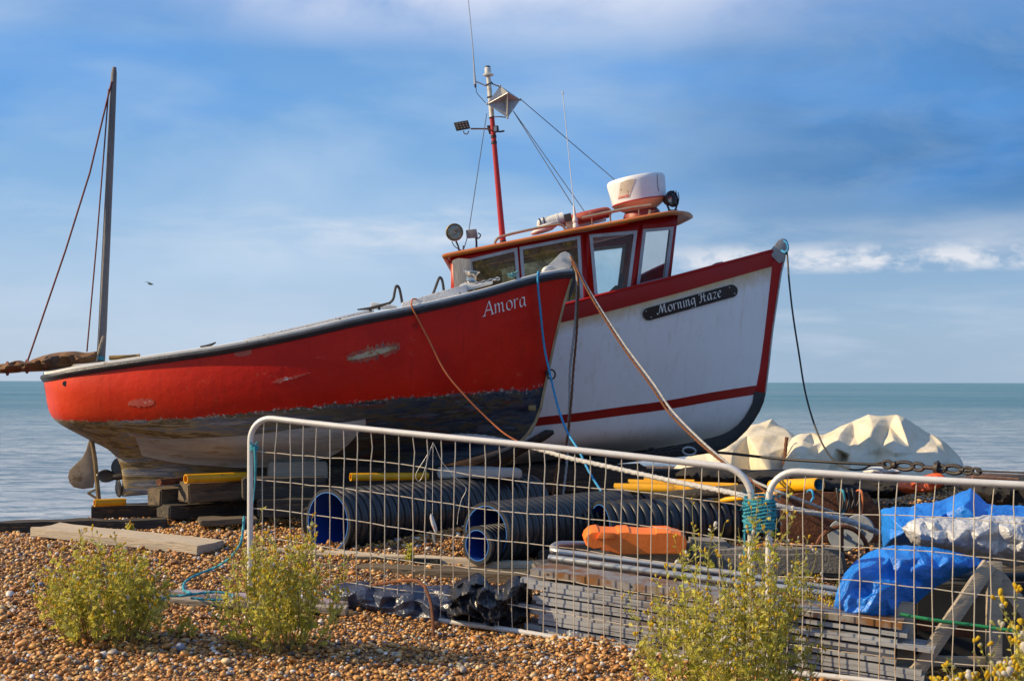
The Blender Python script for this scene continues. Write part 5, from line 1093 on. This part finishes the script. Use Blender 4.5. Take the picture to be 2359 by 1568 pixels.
def crumple(name, label, cat, mat, out, Y0, bulge, jit, n, seed, group=None, sm=.2, smooth=60, levels=4, asp=1.0, dY=None, fine=.0035):
    """creased sheet hung over things: outline, random fold points pushed in and out"""
    rnd = random.Random(seed); o2 = [Vector((p[0], p[1])) for p in out]
    def inside(q):
        c = False
        for i in range(len(o2)):
            a, b_ = o2[i], o2[i-1]
            if (a.y > q.y) != (b_.y > q.y) and q.x < (b_.x-a.x)*(q.y-a.y)/(b_.y-a.y)+a.x: c = not c
        return c
    def ed(q):
        m_ = 1e9
        for i in range(len(o2)):
            a, b_ = o2[i-1], o2[i]; t_ = max(0, min(1, (q-a).dot(b_-a)/max(1e-6, (b_-a).length_squared))); m_ = min(m_, (q-(a+(b_-a)*t_)).length)
        return m_
    x0, x1 = min(p.x for p in o2), max(p.x for p in o2); y0, y1 = min(p.y for p in o2), max(p.y for p in o2)
    inn = []; mxd = 1e-6; tr = 0
    while len(inn) < n and tr < 6000:
        tr += 1; q = Vector((rnd.uniform(x0, x1), rnd.uniform(y0, y1)))
        if not inside(q): continue
        d = ed(q)
        if d < 4 or any(math.hypot((q.x-p.x)/asp, q.y-p.y) < 10 for p in inn): continue
        inn.append(q); mxd = max(mxd, d)
    pts = o2+inn; N = len(o2); r = delaunay_2d_cdt(pts, [(i, (i+1) % N) for i in range(N)], [], 1, 1e-4)
    bm = bmesh.new(); vs = []
    for k, o_ in enumerate(r[3]):
        q = r[0][k]; d = ed(q)/mxd; Yq = Y0+(dY(q.x, q.y) if dY else 0)-bulge*(1-(1-min(1, d*1.5))**2)+rnd.uniform(-1, 1)*jit*(.4+min(1, d*2))
        vs.append(bm.verts.new(P(q.x, q.y, Yq)))
    for f in r[2]: bm.faces.new([vs[i] for i in f])
    for it in range(levels):
        bmesh.ops.subdivide_edges(bm, edges=bm.edges, cuts=1, use_grid_fill=True)
        if it < 2: bmesh.ops.smooth_vert(bm, verts=[v for v in bm.verts if not v.is_boundary], factor=sm, use_axis_x=True, use_axis_y=True, use_axis_z=True)
    bmesh.ops.recalc_face_normals(bm, faces=bm.faces); bm.normal_update()
    if sum(f.normal.y for f in bm.faces) > 0: bmesh.ops.reverse_faces(bm, faces=bm.faces); bm.normal_update()
    for v in bm.verts:
        q = v.co*11+Vector((seed, 0, 0)); v.co += v.normal*fine*((1-2.4*abs(noise.noise(q)))+.7*(1-2.4*abs(noise.noise(q*2.4)))+.35*(1-2.4*abs(noise.noise(q*5))))
    me = bpy.data.meshes.new(name); bm.to_mesh(me); bm.free(); me.materials.append(mat)
    me.polygons.foreach_set('use_smooth', [True]*len(me.polygons)); o = bpy.data.objects.new(name, me); COL.objects.link(o)
    s_ = o.modifiers.new('thick', 'SOLIDIFY'); s_.thickness = .006; s_.offset = -1
    return tag(o, label, cat, group)
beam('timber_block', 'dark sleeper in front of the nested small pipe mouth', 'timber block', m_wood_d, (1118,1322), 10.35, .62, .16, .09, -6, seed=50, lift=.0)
beam('timber_block', 'dark sleeper added behind the orange block to darken under the right pipe', 'timber block', m_wood_d, (1240,1296), 10.7, 1.3, .3, .16, -3, seed=51, lift=.0)  # added sleeper, darkens the shingle behind the orange foot
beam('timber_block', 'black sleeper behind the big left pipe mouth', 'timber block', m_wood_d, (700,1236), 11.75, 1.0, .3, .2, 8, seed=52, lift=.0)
beam('timber_plank', 'dark board lying under the mouth of the big left pipe', 'plank', m_wood_d, (690,1300), 10.75, 1.1, .22, .04, -10, seed=53, lift=.01)
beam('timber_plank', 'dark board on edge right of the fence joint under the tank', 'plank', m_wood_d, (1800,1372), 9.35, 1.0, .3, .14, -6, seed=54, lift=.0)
beam('timber_plank', 'narrow brown batten leaning along the shingle before the middle pipe', 'plank', m_wood_b, (1090,1345), 9.95, .9, .1, .05, -20, seed=55, lift=.01)
# black sheeting
m_sheet = M('black_polythene', (.012, .014, .022), (.025, .028, .038), .28, 5, bump=.25, bscale=18)
crumple('black_sheeting', 'flat blue-black plastic sheeting spread behind the bottom rail', 'plastic sheeting', M('blue_black_sheeting', (.028, .036, .065), (.06, .075, .12), .3, 4, bump=.4, bscale=20), [(745,1366),(770,1348),(800,1342),(835,1340),(880,1350),(930,1346),(985,1350),(1035,1348),(1068,1360),(1066,1442),(1010,1436),(940,1424),(870,1408),(800,1390),(760,1378)], 9.35, .12, .06, 60, 1, asp=2.2, dY=lambda x, y: -(y-1340)*.0032)
crumple('black_sheeting', 'dull black plastic sheet added to hide bright shingle under the grey tubes', 'plastic sheeting', M('added_dark_sheeting', (.02, .02, .022), (.05, .045, .04), .6, 4, bump=.4), [(1228,1292),(1290,1284),(1400,1288),(1520,1300),(1640,1310),(1720,1322),(1720,1356),(1600,1352),(1480,1342),(1360,1330),(1250,1326)], 9.9, .05, .04, 40, 21, asp=3, dY=lambda x, y: -(y-1290)*.008)  # added dark sheet standing in for shade on the shingle below the tubes
tag(blob([(1030,1405),(1040,1352),(1062,1335),(1085,1325),(1102,1318),(1118,1330),(1135,1348),(1160,1345),(1178,1330),(1195,1325),(1215,1332),(1226,1352),(1228,1385),(1222,1420)], [(1030,1410),(1040,1425),(1080,1432),(1130,1440),(1170,1442),(1200,1436),(1222,1424)], 9.08, .16, .075, 7, 80, 26, 5).build('bin_bag', M('black_bin_bag', (.016, .017, .022), (.03, .032, .04), .3, 5, bump=.3, bscale=22), None, smooth=50), 'black bunched refuse bag at the end of the steel stack', 'bag')
mb = MB()
mb.grid([[P(1312+i*6, 1450+j*5+i*1.0, 8.78-.01*((i*j) % 2)) for i in range(5)] for j in range(5)]); sc_ = mb.build('paper_scrap', M('white_paper', (.6, .6, .58), None, .8), None); sc_.modifiers.new('t', 'SOLIDIFY').thickness = .003; tag(sc_, 'small crumpled white paper scrap caught behind bottom rail', 'paper scrap')
# ================================================================ blue and silver tarpaulins over timber frames
m_blue = M('blue_tarpaulin', (.012, .20, .70), (.008, .13, .54), .42, 4, bump=.5, bscale=22, c3=(.10, .26, .62), thr=(.58, .72), c3s=8)
m_silver = M('silver_tarpaulin', (.52, .53, .55), (.38, .39, .42), .42, 5, metal=.15, bump=.7, bscale=11)
TG = 'plastic tarpaulins'
crumple('tarpaulin', 'lower blue tarpaulin hanging over the wooden frames', 'tarpaulin', m_blue, [(1924,1400),(1928,1368),(1938,1336),(1953,1310),(1975,1289),(2008,1268),(2030,1260),(2062,1254),(2110,1256),(2160,1260),(2215,1272),(2262,1286),(2310,1292),(2290,1302),(2240,1312),(2200,1326),(2160,1346),(2128,1372),(2100,1396),(2075,1416),(2058,1432),(2030,1443),(1990,1441),(1950,1433),(1930,1416)], 8.62, .20, .045, 80, 2, TG, dY=lambda x, y: -(y-1255)*.0010)
crumple('tarpaulin', 'upper peaked blue tarpaulin behind the silver sheet', 'tarpaulin', m_blue, [(2036,1262),(2032,1215),(2031,1172),(2060,1165),(2100,1166),(2112,1158),(2150,1156),(2180,1147),(2210,1134),(2237,1123),(2252,1138),(2274,1158),(2300,1162),(2350,1162),(2420,1170),(2490,1182),(2490,1310),(2400,1305),(2320,1300),(2240,1292),(2160,1284),(2100,1276)], 9.25, .34, .06, 70, 4, TG, asp=1.5)
crumple('tarpaulin', 'crumpled silver tarpaulin lying across the blue ones', 'tarpaulin', m_silver, [(2080,1214),(2092,1202),(2120,1192),(2165,1188),(2200,1194),(2232,1192),(2280,1184),(2320,1186),(2370,1190),(2420,1198),(2490,1206),(2490,1306),(2420,1304),(2380,1298),(2330,1300),(2296,1290),(2262,1282),(2230,1276),(2190,1268),(2150,1264),(2120,1258),(2100,1244)], 8.78, .20, .055, 95, 6, TG, asp=1.9, fine=.005)
t = thing('trestle', 'grey timber A-frame trestle under the blue and silver tarpaulins', 'trestle', P(2200,1540,8.3))
def bar(a, b_, w, th, nm, mat=None):
    A, B = P(*a), P(*b_); u = (B-A).normalized(); f = Vector((0, 1, 0)); s_ = u.cross(f).normalized(); f = s_.cross(u)
    mb = MB(); vs = []
    for e in (A, B):
        for sx_, sy_ in ((-1, -1), (1, -1), (1, 1), (-1, 1)): vs.append(e+s_*w/2*sx_+f*th/2*sy_)
    mb.add(vs, [(0, 1, 2, 3), (7, 6, 5, 4)]+[(i, 4+i, 4+(i+1) % 4, (i+1) % 4) for i in range(4)]); return mb.build(nm, mat or m_wood, t, bevel=.005)
bar((2291,1290,8.35), (2291,1556,8.2), .085, .05, 'post'); bar((2084,1384,8.4), (2084,1556,8.25), .10, .05, 'post')
bar((2280,1296,8.29), (2112,1545,8.14), .085, .04, 'brace'); bar((2278,1298,8.4), (2400,1450,8.3), .085, .04, 'brace'); bar((2090,1518,8.32), (2420,1524,8.32), .06, .04, 'bottom_rail')
bar((2150,1300,8.95), (2420,1304,8.9), .07, .05, 'top_rail')
bar((2292,1290,9.6), (2292,1546,9.5), .08, .05, 'post', m_wood_d); bar((2120,1340,9.6), (2120,1520,9.5), .09, .05, 'post', m_wood_d)
beam('added_dark_crate', 'dark crate added to fill the timber trestle with darkness', 'crate', M('trestle_dark_fill', (.03, .032, .035), (.02, .02, .022), .8), (2110,1530), 8.75, 1.2, .6, .5, -4, seed=41)  # added dark box stands in for the shade inside the trestle
rope('green_hose', 'green hose strung across the timber trestle', [(2075,1412,8.2),(2150,1425,8.13),(2250,1438,8.1),(2380,1456,8.0)], .011, M('green_hose', (.02, .22, .08), None, .4), cat='hose')
# rusty plate box with draped lines, wheel, discs
mb = MB(); q = [(1797,1140),(1842,1133),(1900,1131),(1998,1132),(2012,1150),(2032,1175),(2034,1248),(1800,1248)]
mb.prism([P(x, y, 10.6) for x, y in q], [P(x, y, 10.9) for x, y in q]); rp = mb.build('rusty_tank', m_rust, None, smooth=20, bevel=.012); tag(rp, 'rust brown steel tank behind the right fence panel', 'tank')
for nm, lab, x, mt, ln in (('draped_line', 'orange cord hanging down the rusty tank', 1985, m_rope_o, 62), ('draped_line', 'green cord hanging down the rusty tank', 1943, m_rope_t, 60), ('draped_line', 'pale blue cord looped over the tank edge near the yellow pipe', 1872, m_rope_bl, 24)):
    rope(nm, lab, [(x-12, 1131, 10.75), (x-6, 1127, 10.62), (x, 1130, 10.57), (x+3, 1145, 10.57), (x+1, 1130+ln*.7, 10.57), (x-3, 1130+ln, 10.57)], .009, mt)
for k in range(4): rope('draped_line', 'black line bunched over the rusty tank edge', [(1925+k*12, 1128, 10.75), (1928+k*12, 1126, 10.6), (1932+k*12, 1150, 10.57), (1938+k*11, 1178-k*4, 10.56), (1944+k*12, 1150, 10.57), (1946+k*12, 1128, 10.6)], .008, m_rope_k, group='black lines over the tank')
t = thing('winch_wheel', 'rusty spoked wheel ring standing by the right fence panel', 'wheel', P(1940,1270,9.7))
c = P(1940,1272,9.75); mb = MB(); mb.tube([c+Vector((.185*math.cos(k/28*6.283), .02*math.cos(k/28*6.283), .185*math.sin(k/28*6.283))) for k in range(28)], .017, 8, closed=True); mb.build('rim', m_rust, t)
for a in (90, 210, 330): mb = MB(); mb.tube([c, c+Vector((.18*math.cos(R(a)), 0, .18*math.sin(R(a))))], .014, 8); mb.build('spoke', m_rust, t)
for lab, x, y, Y, r in (('pale grey steel disc behind the rusty wheel ring', 1945, 1230, 9.95, .115), ('grey steel disc half hidden behind the front disc', 1978, 1220, 10.2, .115)):
    mb = MB(); mb.lathe(P(x, y, Y), (.35, 1, 0), [(0, -.02), (.02, -.02), (.022, 0), (r*.95, -.006), (r, .004), (r, .016), (.02, .03)], 28, False, True); tag(mb.build('steel_disc', M('grey_disc_paint', (.30, .33, .36), (.20, .22, .24), .5, 6, c3=(.2, .1, .05), thr=(.6, .68)), None), lab, 'disc', 'steel discs by the winch wheel')
# ================================================================ things behind
m_tarp = M('cream_canvas', (.68, .62, .50), (.56, .48, .33), .8, 2.2, bump=.4, bscale=9, c3=(.44, .33, .16), thr=(.60, .74), c3s=2.5)
def drape(label, out, inner, yb, seed, amp):
    """sheet stretched over gear: ridge outline, fold points, ground hem; faceted, then softened"""
    rn = random.Random(seed); inner = list(inner)+[(p[0]+rn.uniform(-26, 26), p[1]+rn.uniform(-14, 14), p[2]+rn.uniform(-.07, .07)) for p in inner for _ in range(1) if p[1] > 1010]
    pts = out+inner; n = len(out); r = delaunay_2d_cdt([Vector((p[0], p[1])) for p in pts], [(i, (i+1) % n) for i in range(n)], [], 1, 1e-4)
    bm = bmesh.new(); idx = [o[0] for o in r[3]]; vs = [bm.verts.new(P(*pts[i])) for i in idx]
    for f in r[2]: bm.faces.new([vs[i] for i in f])
    back = {}
    for v, i in zip(vs, idx):
        if i < n and pts[i][1] < 1085: back[i] = bm.verts.new((v.co.x, v.co.y+1.0, P(0, yb, pts[i][2]).z))
    m_ = {i: v for v, i in zip(vs, idx)}
    for i in range(n):
        j = (i+1) % n
        if i in back and j in back: bm.faces.new([m_[j], m_[i], back[i], back[j]])
    bmesh.ops.triangulate(bm, faces=bm.faces)
    for it in range(4):
        bmesh.ops.subdivide_edges(bm, edges=bm.edges, cuts=1, use_grid_fill=True)
        if it < 3:
            for _ in range(1): bmesh.ops.smooth_vert(bm, verts=bm.verts, factor=.17, use_axis_x=True, use_axis_y=True, use_axis_z=True)
    bmesh.ops.recalc_face_normals(bm, faces=bm.faces)
    for v in bm.verts:
        q = v.co*2.3+Vector((seed, 0, 0)); w = noise.noise(q*1.0)*.6+(1-2*abs(noise.noise(q*1.7+Vector((3, 1, 2)))))*.5+noise.noise(q*5)*.18
        v.co += v.normal*w*amp
    me = bpy.data.meshes.new('canvas_cover'); bm.to_mesh(me); bm.free(); me.materials.append(m_tarp)
    me.polygons.foreach_set('use_smooth', [True]*len(me.polygons)); o = bpy.data.objects.new('canvas_cover', me); COL.objects.link(o)
    tag(o, label, 'tarpaulin', 'cream tarpaulins over stored gear'); return o
drape('large cream canvas cover with a rounded high ridge on the right',
 [(1796,1096,16.5),(1812,1045,16.9),(1827,1002,17.2),(1845,992,17.4),(1870,991,17.4),(1899,992,17.5),(1930,979,17.5),(1964,962,17.6),(2002,947,17.6),(2035,950,17.6),(2066,946,17.7),(2087,954,17.7),(2135,985,17.7),(2186,1016,17.6),(2213,1046,17.5),(2230,1098,17.2),(2160,1100,16.2),(2090,1100,16.0),(2020,1100,16.25),(1960,1100,15.95),(1900,1100,16.3),(1850,1100,16.0)],
 [(1850,1012,16.95),(1896,1014,17.05),(1935,998,16.95),(1969,1002,17.2),(2012,985,16.95),(2050,978,17.35),(2075,972,17.1),(2115,1000,17.3),(2160,1025,17.1),(1836,1050,16.5),(1879,1052,16.75),(1925,1030,16.5),(1948,1050,16.8),(1985,1046,16.4),(2030,1030,16.8),(2062,1050,16.4),(2105,1040,16.85),(2140,1062,16.4),(2190,1060,17.0)], 1100, 2, .014)
drape('smaller cream canvas cover with a pointed top behind the white bow',
 [(1530,1098,17.2),(1570,1056,17.5),(1620,1030,17.8),(1680,1000,17.9),(1715,976,18),(1750,966,18.1),(1781,957,18.1),(1803,974,18.1),(1838,1000,18),(1852,1098,17.5),(1820,1100,16.9),(1780,1100,16.7),(1735,1100,17.1),(1680,1100,16.75),(1600,1100,16.8)],
 [(1722,1000,17.55),(1760,1006,17.4),(1795,1001,17.6),(1828,1010,17.5),(1765,985,17.85),(1690,1035,17.3),(1727,1045,17.4),(1770,1045,17.0),(1812,1045,17.25),(1640,1060,17.2)], 1100, 7, .014)
logm('rusty_chain', 'rusty chain hanging down the smaller cream canvas cover', 'chain', [(1813,1005,16.9),(1811,1020,16.9),(1809,1045,16.85),(1806,1075,16.8)], .022, m_rust, n=6)
m_net = M('black_net_heap', (.014, .013, .014), (.03, .027, .025), .9, 12, bump=1.0, bscale=60)
NG = 'heaps of dark netting behind the fence'
tag(blob([(1556,1090),(1580,1076),(1640,1073),(1700,1078),(1745,1088)], [(1556,1095),(1600,1112),(1660,1114),(1745,1104)], 14.6, .3, .05, 5, 50, 16, 8).build('net_heap', m_net), 'black net heap under the keel of the white boat', 'net heap', NG)
tag(blob([(1700,1102),(1740,1084),(1800,1083),(1860,1082),(1920,1084),(2000,1092),(2060,1090),(2160,1098),(2190,1110)], [(1700,1108),(1760,1128),(1850,1136),(1950,1146),(2040,1144),(2110,1128),(2190,1114)], 14.2, .45, .06, 5, 70, 18, 9).build('net_heap', m_net), 'long black net heap in front of the large cream cover', 'net heap', NG)
tag(blob([(2220,1108),(2260,1094),(2320,1092),(2420,1092),(2480,1100)], [(2220,1125),(2260,1160),(2340,1180),(2420,1180),(2480,1170)], 13.2, .4, .06, 5, 50, 18, 10).build('net_heap', m_net), 'dark net heap at the right edge behind the blue tarpaulin', 'net heap', NG)
tag(blob([(2066,1118),(2085,1100),(2105,1094),(2120,1096),(2140,1090),(2168,1088),(2180,1100)], [(2068,1124),(2090,1134),(2120,1132),(2150,1128),(2180,1108)], 13.4, .14, .05, 7, 50, 16, 11).build('orange_bag', M('orange_fabric', (.75, .13, .03), (.60, .09, .02), .6, 6, bump=.3), None, smooth=50), 'crumpled orange bag behind the right fence top rail', 'bag')
tag(blob([(1988,1082),(2005,1074),(2030,1072),(2060,1075),(2080,1082)], [(1988,1086),(2020,1092),(2060,1090),(2080,1085)], 14.0, .1, .02, 6, 40, 12, 12).build('white_sack', m_white, None), 'white sack tucked below the turnbuckle', 'sack')
logm('copper_tube', 'two-metre copper brown tube lying by the dark net heap', 'tube', [(2240,1097,12.6),(2300,1099,12.6),(2345,1102,12.6)], .018, M('copper_tube', (.40, .2, .1), (.3, .14, .07), .4, 5, metal=.5))
# gull
Yg = 120; S_ = Yg/F; c = P(345, 656, Yg)
t = thing('gull', 'dark distant gull flying above the sea left of the boats', 'bird', c)
mb = MB(); mb.tube([c+Vector((-6, 0, 1))*S_, c+Vector((-2, 0, .6))*S_, c+Vector((3, 0, -.5))*S_, c+Vector((6.5, 0, -.2))*S_, c+Vector((8.5, 0, -.9))*S_], [.3*S_, 1.7*S_, 2.0*S_, 1.2*S_, .2*S_], 8); m_g = M('gull_plumage', (.06, .06, .065), (.12, .11, .1), .8, 3); mb.build('body', m_g, t)
for sg in (-1, 1):
    mb = MB(); a = c+Vector((2, 0, 0))*S_; ps = [a, a+Vector((-3, sg*9, 3.5))*S_, a+Vector((-9, sg*17, 4.5))*S_]
    w = [2.2*S_, 1.6*S_, .3*S_]; vs = []
    for p, ww in zip(ps, w): vs += [p+Vector((ww, 0, .2*S_)), p-Vector((ww, 0, 0))]
    vs += [v-Vector((0, 0, .5*S_)) for v in vs]; mb.add(vs, [(0, 1, 3, 2), (2, 3, 5, 4), (6, 8, 9, 7), (8, 10, 11, 9), (0, 2, 8, 6), (1, 7, 9, 3), (2, 4, 10, 8), (3, 9, 11, 5), (0, 6, 7, 1), (4, 5, 11, 10)]); mb.build('wing', m_g, t)
# ================================================================ ragwort and groundsel plants
def leafmat(name, stops, rough=.6):
    m, nt, b = newmat(name); at = nd(nt, 'ShaderNodeAttribute', attribute_name='Col')
    c = ramp(nt, at.outputs['Fac'], stops); nt.links.new(c, b.inputs['Base Color']); b.inputs['Roughness'].default_value = rough; b.inputs['Specular IOR Level'].default_value = .3
    tr = nd(nt, 'ShaderNodeBsdfTranslucent'); nt.links.new(c, tr.inputs[0]); mx = nd(nt, 'ShaderNodeMixShader'); mx.inputs[0].default_value = .45
    nt.links.new(b.outputs[0], mx.inputs[1]); nt.links.new(tr.outputs[0], mx.inputs[2]); nt.links.new(mx.outputs[0], nt.nodes['Material Output'].inputs[0]); return m
m_leaf = leafmat('groundsel_leaf', [(0, (.38, .40, .05)), (.4, (.66, .61, .09)), (.75, (.78, .70, .20)), (1, (.46, .54, .14))])
m_stem = leafmat('groundsel_stem', [(0, (.34, .33, .10)), (.6, (.46, .40, .15)), (1, (.26, .13, .05))])
m_bud = leafmat('yellow_flower_head', [(0, (.62, .42, .02)), (.6, (.72, .52, .03)), (.8, (.42, .40, .10)), (.93, (.62, .60, .55)), (1, (.7, .68, .64))])
def plant(name, label, base, h, rx, ry, nst, seed, lean=(0, 0), leafs=1.0, ls=.040, flow=.75, spread=1.0, group='yellow flowered weeds on the shingle', cat='plant', budr=.0075, only=None):
    rnd = random.Random(seed); b0 = Vector(base); t = thing(name, label, cat, b0, group)
    S, Lf, B = MB(), MB(), MB()
    def stem(pts, r0, r1, c):
        n0 = len(S.v); S.tube(pts, [lerp(r0, r1, i/(len(pts)-1)) for i in range(len(pts))], 4, cap=False); S.col += [c]*(len(S.v)-n0)
    def leaf(p, d, L, c):
        d = d.normalized(); s_ = d.cross(Vector((rnd.gauss(0, 1), rnd.gauss(0, 1), rnd.gauss(0, 1))))
        if s_.length < 1e-4: return
        s_.normalize(); n = d.cross(s_); n0 = len(Lf.v)
        def lobe(o, dd, l, w):
            dd = dd.normalized(); ww = dd.cross(n).normalized()*w
            Lf.add([o, o+dd*l*.45+ww+n*l*.06, o+dd*l+n*-l*.12, o+dd*l*.45-ww+n*l*.06], [(0, 1, 2, 3)])
        lobe(p, d, L, L*.20)
        for q, a in ((.3, .9), (.45, -.9), (.62, .8), (.72, -.8)):
            lobe(p+d*L*q, d*math.cos(a)+s_*math.sin(a), L*.46, L*.11)
        Lf.col += [c]*(len(Lf.v)-n0)
    def bud(p, d, r, c):
        n0 = len(B.v); d = d.normalized()
        B.lathe(p, d, [(r*.45, 0), (r*.75, r*1.2), (r*.7, r*2.0), (r*.2, r*2.3)], 6); B.col += [c]*(len(B.v)-n0)
    for k in range(nst):
        a = rnd.uniform(0, 6.283); rr = math.sqrt(rnd.random())*spread; H_ = h*(1-.50*rr**1.8)*(rnd.uniform(.45, .95) if rnd.random() < .85 else rnd.uniform(.9, 1.15))
        p0 = b0+Vector((rx*.62*rr*math.cos(a), ry*.62*rr*math.sin(a), 0)); p0.z = gz(p0.x, p0.y)-.01
        tip = b0+Vector((rx*rr*math.cos(a)+lean[0]*rnd.uniform(.5, 1.2), ry*rr*math.sin(a)+lean[1], 0)); tip.z = b0.z+H_
        mid = p0.lerp(tip, .5)+Vector((rnd.gauss(0, .03)+(tip.x-p0.x)*.12, rnd.gauss(0, .03), -H_*.06))
        pts = crv([p0, mid, tip], 9); dry = rnd.random() < .10; stem(pts, .0042, .0016, .95 if dry else rnd.uniform(0, .6))
        if dry and rnd.random() < .6: continue
        L = H_
        nl = int(leafs*26*L/.5)
        for j in range(nl):
            f = rnd.uniform(.12, .97)**.8; i = min(7, int(f*8)); q = pts[i].lerp(pts[i+1], f*8-i); ax = (pts[i+1]-pts[i]).normalized()
            aa = rnd.uniform(0, 6.283); d = Vector((math.cos(aa), math.sin(aa), rnd.uniform(.1, .9))); leaf(q, d, ls*rnd.uniform(.7, 1.5)*(1.2-.55*f), min(1, max(0, rnd.gauss(.45, .25))))
        for j in range(rnd.randint(3, 6)):
            f = rnd.uniform(.45, 1.0); i = min(7, int(f*8)); q = pts[i].lerp(pts[i+1], f*8-i); aa = rnd.uniform(0, 6.283); bl = h*rnd.uniform(.10, .24)
            e = q+Vector((math.cos(aa)*.5, math.sin(aa)*.5, rnd.uniform(.6, 1)))*bl; m_ = q.lerp(e, .5)+Vector((math.cos(aa), math.sin(aa), 0))*bl*.12
            bp_ = crv([q, m_, e], 5); stem(bp_, .0024, .0012, rnd.uniform(0, .5))
            for _ in range(int(5*leafs)):
                i2 = rnd.randint(0, 3); leaf(bp_[i2].lerp(bp_[i2+1], rnd.random()), Vector((rnd.gauss(0, 1), rnd.gauss(0, 1), rnd.uniform(.2, 1.2))), ls*rnd.uniform(.4, .9), min(1, max(0, rnd.gauss(.55, .25))))
            for _ in range(rnd.randint(2, 5)):
                if rnd.random() > flow: continue
                d = Vector((rnd.gauss(0, .5), rnd.gauss(0, .5), 1)); ln = rnd.uniform(.010, .035); e2 = e+d.normalized()*ln; stem([e, e2], .001, .001, .3)
                cval = rnd.random(); bud(e2, d, budr*rnd.uniform(.7, 1.15)*(1.5 if cval > .95 else 1), cval)
    S.build('stems', m_stem, t, smooth=0, recalc=False); Lf.build('foliage', m_leaf, t, smooth=0, recalc=False); B.build('blossom', m_bud, t, smooth=60)
    return t
def gp(x, y, Y): p = P(x, y, Y); return Vector((p.x, p.y, gz(p.x, p.y)))
plant('ragwort_plant', 'rounded bushy weed alone on the shingle at far left', gp(242,1480,7.75), .60, .37, .32, 78, 1, leafs=1.0)
plant('ragwort_plant', 'bushy weed growing through the left end of the fence', gp(640,1478,7.9), .76, .35, .28, 58, 2, leafs=.85)
plant('ragwort_plant', 'tallest bushy weed in front of the fence joint', gp(1680,1600,7.2), 1.06, .50, .32, 70, 3, leafs=.8)
plant('ragwort_plant', 'shaded weed behind the right fence panel beside the blue tarpaulin', gp(1860,1530,8.65), .62, .22, .2, 26, 4, leafs=.9)
plant('ragwort_plant', 'yellow flowered weed in the bottom right corner', gp(2400,1660,6.6), .72, .30, .2, 40, 5, leafs=.8, budr=.013, flow=1, ls=.03)
plant('ragwort_plant', 'low yellow flowered weed at bottom edge by the right corner', gp(2200,1650,6.7), .46, .15, .1, 18, 6, leafs=.8, budr=.012, flow=1)
plant('groundsel_sprig', 'single upright sprig in front of the middle corrugated pipe', gp(1316,1300,10.25), .30, .02, .02, 2, 7, leafs=1.2, group='small sprigs')
plant('groundsel_sprig', 'tiny green sprig on shingle between the two left weeds', gp(432,1500,8.0), .10, .06, .05, 7, 8, leafs=2.5, flow=.2, ls=.02, group='small sprigs')
plant('groundsel_sprig', 'thin sprig in the dark between the corrugated pipes', gp(944,1290,10.6), .17, .05, .05, 4, 9, leafs=1.5, flow=.3, group='small sprigs')
plant('groundsel_sprig', 'sprig at the crest behind the bleached plank', gp(302,1207,11.9), .09, .03, .03, 3, 10, leafs=1.5, flow=.3, group='small sprigs')
